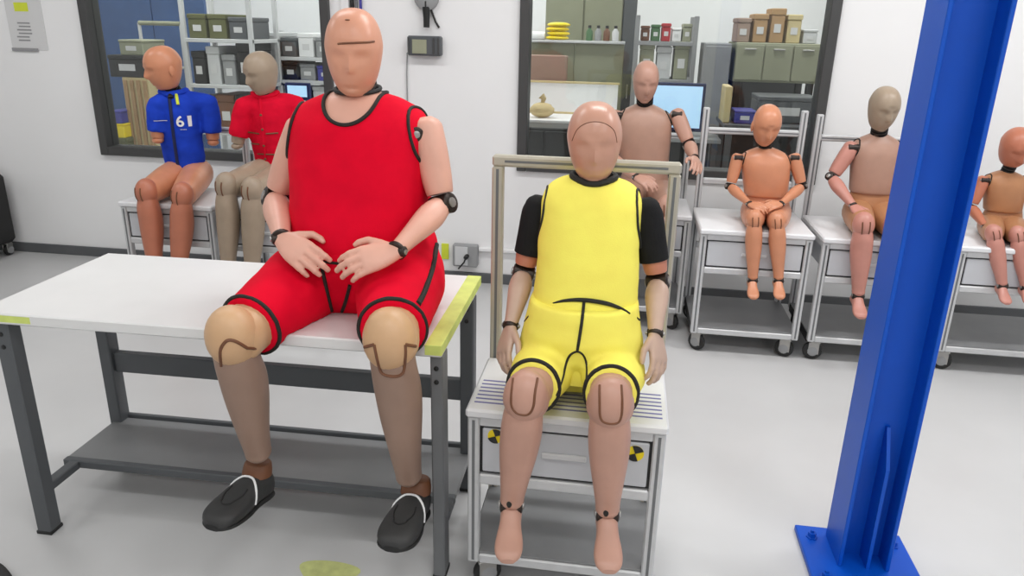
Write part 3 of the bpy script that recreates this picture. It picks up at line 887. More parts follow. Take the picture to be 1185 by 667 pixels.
def head_mesh(c, fwd, up, w=.076, d=.098, h=.112, face=1.0, nose=1.0):
    """crash dummy head: smooth skull, brow, sockets, nose, lips and chin"""
    f = fwd.normalized()
    u = (up - f * up.dot(f)).normalized()
    s = f.cross(u)
    rings = []
    n, m = 56, 44
    for i in range(1, m):
        th = math.pi * i / m
        ring = []
        for j in range(n):
            ph = 2 * math.pi * j / n
            z = math.cos(th)
            pw = 2.3 if z > 0 else 2.7
            q = max(0.0, 1 - abs(z) ** pw) ** (1 / pw)
            x = q * math.cos(ph)
            y = q * math.sin(ph)
            x = math.copysign(abs(x) ** .92, x)
            X, Y, Z = x * w, y * d, z * h
            if z < 0.2:
                k = min(1, (0.2 - z) / 1.1)
                X *= 1 - .27 * k ** 1.15
                if y < 0:
                    Y *= 1 - .44 * k ** 1.1
                else:
                    Y *= 1 - .08 * k
            if z < -.9:
                Z = -.9 * h - (abs(z) - .9) * h * .4
            if y > 0:
                fr = min(1.0, y / .5) * face
                g = lambda x0, z0, sx, sz: math.exp(-((X - x0) / sx) ** 2 - ((Z - z0) / sz) ** 2)
                # flatter face plane
                if z < .35 and z > -.95:
                    Y -= .006 * fr * max(0, 1 - abs(X) / w)
                Y += fr * nose * (.021 * g(0, -.022, .0105, .016) + .011 * g(0, .0, .008, .018))
                Y += fr * .006 * (g(0.026, .030, .02, .010) + g(-0.026, .030, .02, .010))
                Y -= fr * .0105 * (g(.031, .008, .016, .0115) + g(-.031, .008, .016, .0115))
                Y += fr * .004 * (g(.031, .007, .008, .006) + g(-.031, .007, .008, .006))
                Y += fr * .006 * (g(0, -.052, .018, .006) + g(0, -.065, .016, .006))
                Y -= fr * .004 * g(0, -.0585, .022, .003)
                Y -= fr * .004 * g(0, -.077, .02, .006)
                Y += fr * .008 * g(0, -.093, .022, .013)
            ring.append(c + s * X + f * Y + u * Z)
        rings.append(ring)
    return MB().loft(rings)


def ears(mb, c, fwd, up, w):
    f = fwd.normalized()
    u = (up - f * up.dot(f)).normalized()
    s = f.cross(u)
    for k in (-1, 1):
        mb.ellipsoid(c + s * k * (w * .97) - f * .008 - u * .012, (s * .007, f * .015 - u * .003, u * .027), 12, 8)
    return mb


def ring_pts(c, axis, hint, a, b, n=40):
    u, v = frame_of(axis, hint)
    return [c + u * a * math.cos(2 * math.pi * j / n) + v * b * math.sin(2 * math.pi * j / n) for j in range(n)]


def hand_mesh(wrist, direc, back, side, size=1.0, curl=(.25, .35, .3), thumb=.7, spread=.035, curls=None, vox=.0032):
    """side=+1: thumb lies on back x direc side; five separate fingers rooted in the palm"""
    x = direc.normalized()
    z = (back - x * back.dot(x)).normalized()
    y = z.cross(x) * side
    s = size

    def W(a, b_, c_):
        return wrist + x * a * s + y * b_ * s + z * c_ * s
    mb = MB()
    rows = crom([(-.012, .024, .019, 0), (.0, .025, .018, 0), (.03, .035, .0165, 0), (.06, .041, .0155, .001), (.085, .041, .0135, .001), (.097, .036, .010, 0)], 3)
    mb.loft([sring(W(r[0], 0, r[3]), y, z, r[1] * s, r[2] * s, r[2] * s, 2.4, 20) for r in rows])
    bases = [(.088, .0325, .070, .0102), (.095, .011, .078, .0106), (.092, -.0115, .072, .0102), (.083, -.0325, .056, .0092)]
    for q, (bx_, by_, L, rr) in enumerate(bases):
        cu = curls[q] if curls else curl
        ang = (1.5 - q) * spread
        p = [W(bx_ - .03, by_ * .9, .001), W(bx_, by_, .001)]
        a = 0
        pos = (bx_, by_, .001)
        rad = [rr * 1.08, rr * 1.08]
        for seg, (fr, c_) in enumerate(zip((.45, .32, .23), cu)):
            a += c_
            l = L * fr
            nn = 3
            for k in range(nn):
                aa = a - c_ * (1 - (k + 1) / nn) * .6
                pos = (pos[0] + l / nn * math.cos(aa) * math.cos(ang), pos[1] + l / nn * math.cos(aa) * math.sin(ang), pos[2] - l / nn * math.sin(aa))
                p.append(W(*pos))
                rad.append(rr * (1.04 if k == nn - 1 and seg < 2 else .96) * (1 - .09 * seg))
        tip = p[-1]
        dirn = (p[-1] - p[-2]).normalized()
        p.append(tip + dirn * rr * .5 * s)
        rad.append(rr * .62)
        mb.tube(p, [r_ * s for r_ in rad], 10)
    tb = [(.018, .018, -.002), (.036, .036, -.005), (.062, .052 + .012 * thumb, -.010), (.088, .056 + .012 * thumb, -.016), (.103, .055 + .010 * thumb, -.020)]
    mb.tube([W(*t) for t in tb], [.014 * s, .0135 * s, .0108 * s, .0098 * s, .0062 * s], 10)
    return remesh(mb, vox * s, 4, .5)


def foot_mesh(heel, toe, up, w=.042, h=.07, N=22):
    ax = toe - heel
    L = ax.length
    a = ax.normalized()
    v = (up - a * up.dot(a)).normalized()
    u = v.cross(a)
    rows = crom([(0.0, .45, .35), (.06, .72, .62), (.2, .80, .95), (.35, .78, .92), (.5, .82, .72), (.68, .98, .52), (.82, 1.0, .40), (.93, .86, .32), (1.0, .5, .2)], 3)
    rings = []
    for t, ww, hh in rows:
        rings.append(sring(heel + a * t * L + v * hh * h * .5, u, v, ww * w, hh * h * .5, hh * h * .5, 2.5, N))
    return MB().loft(rings)


def hinge(c, axis, r, wd, parent, name='joint', m='dark_metal', bolts=True):
    a = axis.normalized()
    o = MB().lathe(c - a * wd, a, [(0, r * .8), (wd * .1, r), (wd * 1.9, r), (wd * 2, r * .8)], 18).build(name, m, parent)
    if bolts:
        for k in (-1, 1):
            MB().lathe(c + a * k * wd, a * k, [(-.001, r * .5), (.003, r * .5), (.0045, r * .3)], 10).build('bolt', 'steel', o)
    return o


def neck_mesh(c0, c1, r):
    ax = c1 - c0
    L = ax.length
    prof = [(0, r * 1.1)]
    n = 5
    for k in range(n):
        prof += [(L * (k + .1) / n, r * 1.1), (L * (k + .6) / n, r * 1.1), (L * (k + .65) / n, r * .8), (L * (k + 1.0) / n, r * .8)]
    prof.append((L, r))
    return MB().lathe(c0, ax, prof, 22)


def chest_rows(hip, neck, fwd, rows, N=56):
    """torso skin lofted from hip to neck; rows: t, half width, front depth, back depth, forward shift, exponent"""
    ax = neck - hip
    L = ax.length
    u, v = frame_of(UP, fwd)
    out = []
    for t, a, bf, bb, sh, e in crom(rows, 5):
        out.append(sring(hip + ax * t + v * sh, u, v, a, bf, bb, e, N))
    return out


def arm(r, sh, el, wr, s, mu, mf, fwd, name=('upper_arm', 'forearm'), fat=1.0, joint=True):
    d = (el - sh)
    k = .048 * s * fat
    ob = limb(MB(), sh, el, [(0.02, k * 1.05, k * 1.1), (.3, k * 1.05, k * 1.1), (.6, k * .98, k), (.80, k * .88, k * .92), (.86, k * .82, k * .86)], fwd, e=2.3, round1=False).build(name[0], mu, r)
    j = None
    if wr is not None:
        k = .042 * s * fat
        limb(MB(), el, wr, [(.12, k * .88, k * .92), (.24, k * 1.0, k * 1.02), (.4, k * .96, k * .98), (.7, k * .74, k * .76), (.95, k * .6, k * .62), (1.0, k * .58, k * .6)], fwd, e=2.3, round1=False).build(name[1], mf, r)
        if joint:
            ax = d.cross(wr - el)
            if ax.length < 1e-4:
                ax = Vector((1, 0, 0))
            hinge(el, ax, .028 * s, .040 * s * fat, r, 'elbow_joint')
            hinge(wr, (wr - el).cross(UP) if abs((wr - el).normalized().z) < .95 else Vector((1, 0, 0)), .014 * s, .026 * s, r, 'wrist_joint')
            a = (wr - el).normalized()
            MB().lathe(wr - a * .006 * s, a, [(0, .024 * s), (.003, .027 * s), (.009, .027 * s), (.012, .024 * s)], 18).build('wrist_ring', 'dark_metal', r)
    return ob


def leg_parts(r, kn, an, s, mk, ms, fwd, groove=True, ankle=True, calf=1.0, knee_r=.06):
    """knee with clevis slots, shin"""
    kr = knee_r * s
    u, v = frame_of(an - kn, fwd)
    a = (an - kn).normalized()
    kc = kn - a * kr * .15
    mb = MB()
    mb.ellipsoid(kc, (u * kr * .98, v * kr * 1.02, a * kr * 1.25), 26, 18)
    ko = mb.build('knee', mk, r)
    k = .056 * s * calf
    sh = limb(MB(), kn, an, [(.06, kr * .82, kr * .80, 0), (.17, k * .98, k * 1.0, 0), (.32, k * 1.02, k * 1.08, -.006 * s), (.5, k * .95, k * 1.0, -.005 * s), (.75, k * .74, k * .78, 0), (.92, k * .62, k * .66, 0), (.955, k * .62, k * .66, 0)], fwd, e=2.2)
    sh.build('shin', ms, r)
    if isinstance(groove, list):
        both = MB().add(mb.v, mb.f).add(sh.v, sh.f)
        bb = bvh_of(both)
        for pix in groove:
            c = cast(bb, pix, .0)
            if len(c) > 1:
                MB().tube(c, .0034 * s, 8).build('knee_slot', 'leather_brown', ko)
        return ko
    if groove:
        bv = bvh_of(mb)
        for q in (-.42, .42):
            pts = []
            for t in range(9):
                an_ = math.radians(-25 + 88 * t / 8)
                d = (v * math.cos(an_) + a * math.sin(an_)).normalized()
                pts.append(kc + u * q * kr + d * kr * 1.3)
            MB().tube(snap(bv, pts, .0005), .0035 * s, 8).build('knee_slot', 'leather_brown', ko)
        pts = []
        for t in range(9):
            x = -.42 + .84 * t / 8
            an_ = math.radians(62 + 5 * (1 - (x / .42) ** 2))
            d = v * math.cos(an_) + a * math.sin(an_)
            pts.append(kc + u * x * kr + d * kr * 1.3)
        MB().tube(snap(bv, pts, .0005), .003 * s, 8).build('knee_slot', 'leather_brown', ko)
    return ko


def barefoot(r, an, heel_dir, s, ms, fwd, drop=.075, length=.2, pitch=0.25):
    """ankle hinge and foot; fwd horizontal facing, pitch toes down"""
    f = (fwd * math.cos(pitch) - UP * math.sin(pitch)).normalized()
    up = (UP * math.cos(pitch) + fwd * math.sin(pitch)).normalized()
    heel = an - up * drop * s - f * .05 * s
    toe = heel + f * length * s
    foot_mesh(heel, toe, up, .040 * s, .085 * s).build('foot', ms, r)
    u = f.cross(up)
    hinge(an - up * .004 * s + f * .004, u, .024 * s, .033 * s, r, 'ankle_joint')
    return heel, toe


def thigh(r, hip, kn, s, m, fwd, a=.078, b=.066):
    limb(MB(), hip, kn, [(.0, a * s, a * s), (.3, a * .98 * s, a * .98 * s), (.7, a * .85 * s, a * .85 * s), (.95, b * s, b * s)], UP, e=2.2).build('thigh', m, r)


def trim_ring(r, mb, c, axis, hint, a, b, rad, name='trim', m='trim', lift=.001):
    bv = bvh_of(mb)
    pts = snap(bv, ring_pts(c, axis, hint, a, b, 56), lift)
    return MB().tube(pts, rad, 8, closed=True).build(name, m, r)


def shoe(r, heel, toe, up, w=.05, h=.075, ankle=None):
    ax = toe - heel
    L = ax.length
    a = ax.normalized()
    v = (up - a * up.dot(a)).normalized()
    u = v.cross(a)
    rows = crom([(0.0, .42, .62), (.04, .62, .88), (.15, .74, 1.02), (.30, .74, .98), (.42, .80, .90), (.58, .95, .74), (.75, 1.0, .60), (.88, .92, .50), (.96, .70, .40), (1.0, .40, .26)], 4)
    mb = MB().loft([sring(heel + a * t * L + v * hh * h * .5, u, v, ww * w, hh * h * .5, hh * h * .5, 2.6, 28) for t, ww, hh in rows])
    so = mb.build('shoe', 'shoe', r)
    o = 1.0
    MB().loft([sring(heel + a * (t * L * 1.01 - .002) + v * .004, u, v, ww * w * o, .008, .008, 3, 28) for t, ww, hh in rows]).build('sole', 'sole', so)
    bv = bvh_of(mb)
    # white tie strap over the instep
    cc = heel + a * L * .47 + v * h * .3
    pts = []
    for k in range(15):
        t = math.pi * (-.02 + 1.04 * k / 14)
        pts.append(cc + u * w * 1.1 * math.cos(t) + v * h * 1.1 * math.sin(t) - a * .02 * math.sin(t))
    MB().tube(snap(bv, pts, .001), .0034, 8).build('strap', 'white', so)
    # top lines of the moccasin upper
    for q in (.62,):
        pts = []
        for k in range(19):
            t = math.pi * (1.0 * k / 18)
            pts.append(heel + a * (L * .55 + .30 * L * math.sin(t)) + u * w * .66 * math.cos(t) + v * h * 1.1)
        MB().tube(snap(bv, pts, .0004), .0025, 6).build('seam', 'sole', so)
    # brown lining collar behind the ankle
    lc = heel + a * L * .20 + v * h * .86
    rings = []
    for q, k in ((0, .78), (.018, .76), (.034, .70), (.038, .62)):
        rings.append(sring(lc + v * q - a * q * .2, u, a, w * k, L * .155 * k * 1.2, L * .17 * k * 1.25, 2.2, 24))
    MB().loft(rings).build('lining', 'leather_brown', so)
    return so


# ------------------------------------------------------------------ large mannequin in red on the table
FWD = Vector((0, -1, 0))
XC = -0.752
r = empty('crash_test_dummy', (XC, 2.08, .75), 'large heavy mannequin in red vest and red shorts sitting on the white work table', 'mannequin')
hip, neck = Vector((XC, 2.08, .78)), Vector((XC, 2.10, 1.355))
rows = [(0.0, .19, .15, .13, 0, 2.3), (.12, .206, .19, .14, 0, 2.3), (.3, .208, .212, .14, 0, 2.2), (.5, .203, .195, .13, 0, 2.2), (.7, .204, .165, .125, 0, 2.3),
        (.84, .200, .135, .115, 0, 2.4), (.915, .180, .105, .10, 0, 2.3), (.97, .125, .08, .085, 0, 2.1), (1.0, .07, .06, .065, 0, 2.0)]
MB().loft(chest_rows(hip, neck, FWD, [(t, a - .008, f - .008, b - .008, s, e) for t, a, f, b, s, e in rows])).build('torso', 'skin_pink', r)
full = MB().loft(chest_rows(hip, neck, FWD, rows, 96))
# finer copy for clean neckline
bv = bvh_of(full)


def in_scoop(p):
    return (p.y < hip.y + .03 and ((p.x - XC) / .078) ** 2 + ((p.z - 1.352) / .076) ** 2 < 1) or p.z > 1.352


def subdivide(mb, n=1):
    me = bpy.data.meshes.new('t')
    me.from_pydata(mb.v, [], mb.f)
    bm = bmesh.new()
    bm.from_mesh(me)
    bmesh.ops.subdivide_edges(bm, edges=bm.edges, cuts=n, use_grid_fill=True)
    o = MB()
    bm.verts.index_update()
    o.add([v.co.copy() for v in bm.verts], [[v.index for v in f.verts] for f in bm.faces])
    bm.free()
    bpy.data.meshes.remove(me)
    return o


sd = subdivide(full, 2)
keep = MB()
keep.v = sd.v
keep.f = [f for f in sd.f if not in_scoop(sum((sd.v[i] for i in f), Vector()) / len(f))]
shirt = keep.build('vest', 'red_cloth', r)
wrinkle(shirt, .0028, 8, (1, 1, 1.6))
pts = []
for k in range(33):
    t = math.pi + math.pi * k / 32
    q = Vector((XC + .078 * math.cos(t), 0.5, 1.352 + .076 * math.sin(t)))
    h = bv.ray_cast(q, Vector((0, 1, 0)))
    if h[0] is not None:
        pts.append(h[0] + Vector((0, -.001, .001)))
for k in range(1, 12):
    t = math.pi * k / 12
    pts.append(snap(bv, [Vector((XC + .08 * math.cos(t), 2.10 + .09 * math.sin(t), 1.356))], .001)[0])
MB().tube(pts, .0055, 8, closed=True).build('neck_trim', 'trim', shirt)
for sx in (-1, 1):
    c = Vector((XC + sx * .19, 2.075, 1.245))
    rp = ring_pts(c, Vector((sx, -.15, .25)), UP, .072, .088, 56)
    MB().tube(snap(bv, rp, .001), .005, 8, closed=True).build('armhole_trim', 'trim', shirt)
# neck and head
MB().lathe(Vector((XC, 2.10, 1.33)), UP, [(0, .062), (.02, .06), (.03, .055)], 24).build('neck_base', 'skin_pink', r)
hc = P(410, 62, 2.06)
nm = neck_mesh(Vector((XC, 2.10, 1.35)), hc + Vector((0, .02, -.075)), .047)
nm.build('neck', 'black', r)
nk = P(408, 109, 2.02)
MB().tube(ring_pts(Vector((XC, 2.095, nk.z + .008)), UP + Vector((0, -.12, 0)), FWD, .062, .066, 40), .006, 8, closed=True).build('neck_collar', 'rubber', r)
HF, HU = Vector((.20, -1, -.16)), Vector((.03, 0, 1))
hm = head_mesh(hc, HF, HU, .0785, .098, .117, face=.9, nose=.75)
ho = hm.build('head', 'skin_head', r)
bh = bvh_of(hm)
MB().tube(cast(bh, [(391, 51), (400, 50), (412, 49.5), (424, 49), (433, 48)], .0), .0028, 8).build('brow_seam', 'leather_brown', ho)
for px in ((402, 23),):
    c = cast(bh, [px, (px[0] + .5, px[1])], .0, 1)
    if c:
        MB().ellipsoid(c[0], (Vector((.007, 0, 0)), Vector((0, .004, 0)), Vector((0, 0, .002)))).build('crown_hole', 'leather_brown', ho)
# arms
shL, elL, wrL = P(350, 148, 2.085), P(319, 230, 2.08), P(326, 276, 1.87)
shR, elR, wrR = P(493, 148, 2.085), P(512, 237, 2.04), P(459, 290, 1.83)
for sh, el, wr, sg in ((shL, elL, wrL, -1), (shR, elR, wrR, 1)):
    arm(r, sh, el, wr, 1.04, 'skin_pink', 'skin_pink', FWD, fat=.88)
    hinge(sh + Vector((sg * -.018, -.036, -.012)), Vector((sg * .3, -1, 0)), .02, .022, r, 'shoulder_joint')
hand_mesh(wrL, P(368, 309, 1.80) - wrL, Vector((-.1, -.75, .65)), 1, 1.0, curl=(.3, .45, .4)).build('hand', 'skin_pink', r)
hand_mesh(wrR, P(398, 309, 1.775) - wrR, Vector((.1, -.72, .68)), -1, 1.0, curl=(.22, .38, .3)).build('hand', 'skin_pink', r)
# shorts
knL, knR = P(270, 393, 1.64), P(452, 397, 1.64)
hpL, hpR = Vector((XC - .11, 2.08, .845)), Vector((XC + .12, 2.08, .845))
sb = MB()
u, v = frame_of(UP, FWD)
sb.loft([sring(Vector((XC, 2.08, z)), u, v, a, f, b, 2.4, 40) for z, a, f, b in ((.745, .20, .16, .13), (.80, .228, .19, .15), (.87, .232, .205, .155), (.93, .222, .21, .15), (.965, .205, .20, .14))])
hem = .86
for hp, kn in ((hpL, knL), (hpR, knR)):
    ax = kn - hp
    limb(sb, hp, hp + ax * hem, [(.0, .125, .115), (.3, .128, .112), (.7, .103, .098), (1.0, .085, .085)], UP, N=28, round1=False)
sm = remesh(sb, .008, 10, .5)
for v_ in sm.v:
    if v_.y > 1.735 and v_.z < .7515:
        v_.z = .7515
so = sm.build('shorts', 'red_cloth', r)
wrinkle(so, .003, 10)
bs = bvh_of(sm)
for hp, kn in ((hpL, knL), (hpR, knR)):
    ax = kn - hp
    rp = ring_pts(hp + ax * (hem - .015), ax, UP, .095, .095, 48)
    MB().tube(snap(bs, rp, .001), .0055, 8, closed=True).build('hem_trim', 'trim', so)
for pix, rad in (([(371, 303), (378, 335), (386, 369)], .0055), ([(405, 330), (399, 352), (393, 367)], .005), ([(505, 283), (501, 308), (492, 336), (484, 352)], .008)):
    c = cast(bs, pix, .001)
    if len(c) > 2:
        MB().tube(c, rad, 8).build('stripe', 'trim', so)
c = cast(bvh_of(full), [(350, 294), (362, 299), (378, 303), (402, 305), (418, 302)], .002)
if len(c) > 2:
    MB().tube(c, .006, 8).build('waist_cord', 'trim', so)
# legs
anL, anR = P(300, 528, 1.735), P(474, 556, 1.735)
gL = [[(256, 424), (255, 406), (262, 395), (272, 395), (286, 403)], [(286, 403), (297, 404)]]
gR = [[(433, 399), (437, 418), (442, 432), (455, 436), (466, 432), (469, 415), (469, 399)], [(422, 402), (433, 399)], [(469, 399), (481, 401)]]
for hp, kn, an, he, to, gv in ((hpL, knL, anL, P(309, 569, 1.79), P(245, 613, 1.56), gL), (hpR, knR, anR, P(486, 590, 1.79), P(453, 638, 1.55), gR)):
    thigh(r, hp + (kn - hp) * .45, kn, 1.0, 'skin_tan', FWD, .08, .07)
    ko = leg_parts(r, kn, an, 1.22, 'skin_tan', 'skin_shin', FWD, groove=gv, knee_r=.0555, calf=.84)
    u, v = frame_of(an - kn, FWD)
    a = (an - kn).normalized()
    MB().ellipsoid(kn + v * .052 - a * .056, (u * .006, v * .004, a * .006), 10, 8).build('bolt_hole', 'trim', ko)
    shoe(r, he, to, UP, .055, .088, an)

# ------------------------------------------------------------------ mannequin in yellow on the near cart
XD = -0.078
r = empty('crash_test_dummy', (XD, 1.88, CS), 'slim mannequin in yellow vest and shorts with black sleeves on the striped cart seat', 'mannequin')
hip, neck = Vector((XD, 1.875, .66)), Vector((XD + .004, 1.985, 1.168))
rows = [(0.0, .150, .11, .10, 0, 2.3), (.2, .147, .125, .10, 0, 2.3), (.4, .139, .125, .10, 0, 2.3), (.6, .136, .116, .10, 0, 2.4), (.8, .133, .105, .10, 0, 2.5),
        (.88, .131, .095, .09, 0, 2.5), (.94, .119, .08, .08, 0, 2.4), (.98, .092, .066, .068, 0, 2.2), (1.0, .05, .048, .05, 0, 2.0)]
tm = MB().loft(chest_rows(hip, neck, FWD, rows, 64))
tm = subdivide(tm, 1)
vest = tm.build('vest', 'yellow_cloth', r)
wrinkle(vest, .003, 9, (1, 1, 1.5))
bv = bvh_of(tm)
MB().tube(snap(bv, ring_pts(neck + Vector((0, -.006, -.010)), UP + Vector((0, -.15, 0)), FWD, .054, .056, 40), .003), .009, 8, closed=True).build('neck_trim', 'trim', vest)
for sx in (-1, 1):
    c = Vector((XD + sx * .125, 1.97, 1.06))
    MB().tube(snap(bv, ring_pts(c, Vector((sx, -.1, .2)), UP, .058, .075, 48), .0005), .0035, 8, closed=True).build('armhole_trim', 'trim', vest)
hc = P(688, 165, 1.965)
neck_mesh(neck + Vector((0, 0, -.015)), hc + Vector((0, .02, -.07)), .043).build('neck', 'black', r)
hm = head_mesh(hc, Vector((.06, -1, -.10)), Vector((-.03, 0, 1)), .0715, .094, .103, face=.75, nose=.65)
ho = hm.build('head', 'skin_mhead', r)
bh = bvh_of(hm)
c = cast(bh, [(662, 163), (668, 150), (678, 143), (690, 141), (702, 144), (711, 152), (714, 165)], .0)
if len(c) > 3:
    MB().tube(c, .0012, 6).build('skull_cap_seam', 'leather_brown', ho)
sh_, el_, wr_ = [(P(624, 240, 1.985), P(606, 316, 1.975), P(591, 377, 1.86)), (P(747, 243, 1.985), P(761, 326, 1.975), P(758, 386, 1.86))], 0, 0
for (sh, el, wr), sg in zip(sh_, (-1, 1)):
    arm(r, sh, el, wr, .80, 'skin_rust', 'skin_pale', FWD, fat=.94)
    d = el - sh
    k = .0415
    sl = limb(MB(), sh, sh + d * .69, [(-.02, k * .95, k), (.15, k * 1.06, k * 1.08), (.6, k * 1.0, k * 1.04), (1.0, k * .95, k * .98)], FWD, N=24, e=2.3, round1=False)
    so = sl.build('sleeve', 'black_cloth', r)
hand_mesh(sh_[0][2], P(580, 420, 1.80) - sh_[0][2], Vector((-.75, -.62, .1)), 1, .82, curl=(.35, .45, .4)).build('hand', 'skin_pale', r)
hand_mesh(sh_[1][2], P(764, 432, 1.80) - sh_[1][2], Vector((.75, -.62, .1)), -1, .82, curl=(.35, .45, .4)).build('hand', 'skin_pale', r)
knL, knR = P(608, 462, 1.575), P(706, 470, 1.575)
hpL, hpR = Vector((XD - .088, 1.86, .675)), Vector((XD + .088, 1.86, .675))
sb = MB()
u, v = frame_of(UP, FWD)
sb.loft([sring(Vector((XD, y, z)), u, v, a, f, b, 2.4, 40) for y, z, a, f, b in ((1.86, .60, .150, .02, .10), (1.865, .65, .170, .06, .11), (1.87, .72, .168, .115, .115), (1.88, .78, .158, .138, .115), (1.89, .835, .147, .135, .11), (1.895, .862, .144, .132, .108))])
hem = .70
for hp, kn in ((hpL, knL), (hpR, knR)):
    ax = kn - hp
    limb(sb, hp, hp + ax * hem, [(.0, .085, .08), (.3, .084, .078), (.7, .072, .070), (1.0, .064, .068)], UP, N=28, round1=False)
sm = remesh(sb, .007, 8, .5)
for v_ in sm.v:
    if v_.z < CS + .002:
        v_.z = CS + .002
so = sm.build('shorts', 'yellow_cloth', r)
wrinkle(so, .0032, 10, (.6, 1.4, 1.6))
bs = bvh_of(sm)
for hp, kn in ((hpL, knL), (hpR, knR)):
    ax = kn - hp
    rp = ring_pts(hp + ax * (hem - .02), ax, UP, .07, .07, 48)
    MB().tube(snap(bs, rp, .001), .0055, 8, closed=True).build('hem_trim', 'trim', so)
bs = bvh_of(MB().add(sm.v, sm.f).add(tm.v, tm.f))
for pix, rad in (([(640, 351), (655, 348), (676, 347.5), (700, 351), (718, 357), (729, 363)], [.002, .006]), ([(676, 348), (673, 375), (668, 407)], .004),
                 ([(644, 458), (651, 438), (655, 421), (660, 411), (668, 407), (675, 411), (679, 422), (679, 438), (677, 448)], .0034), ([(737, 368), (748, 378), (751, 395), (748, 420), (742, 455)], .0026),
                 ([(612, 366), (602, 380), (596, 396)], .0026)):
    c = cast(bs, pix, .0005)
    if len(c) > 2:
        if isinstance(rad, list):
            n = len(c)
            rad = [rad[0] + (rad[1] - rad[0]) * math.sin(math.pi * k / (n - 1)) for k in range(n)]
        MB().tube(c, rad, 8).build('stripe', 'trim', so)
anL, anR = P(592, 582, 1.615), P(703, 592, 1.615)
gL = [[(594, 438), (592, 455), (592, 470), (599, 479), (611, 480), (617, 471), (619, 455), (622, 438)]]
gR = [[(694, 446), (694, 465), (695, 484), (702, 490), (714, 490), (719, 482), (720, 465), (719, 446)]]
for hp, kn, an, gv in ((hpL, knL, anL, gL), (hpR, knR, anR, gR)):
    thigh(r, hp + (kn - hp) * .4, kn, .8, 'skin_mauve', FWD, .072, .07)
    leg_parts(r, kn, an, .93, 'skin_mauve', 'skin_mauve', FWD, groove=gv, knee_r=.058, calf=.95)
    barefoot(r, an, None, .86, 'skin_mauve', Vector((.09, -1, 0)).normalized(), drop=.075, length=.215, pitch=.12)
    a = (an - kn).normalized()
    u, v = frame_of(a, FWD)
    for q, rr in ((-.022, .007), (.012, .006)):
        MB().ellipsoid(an + v * .031 + a * q - u * .003, (u * rr, v * .005, a * rr * 1.6), 10, 8).build('ankle_bolt', 'trim', r)


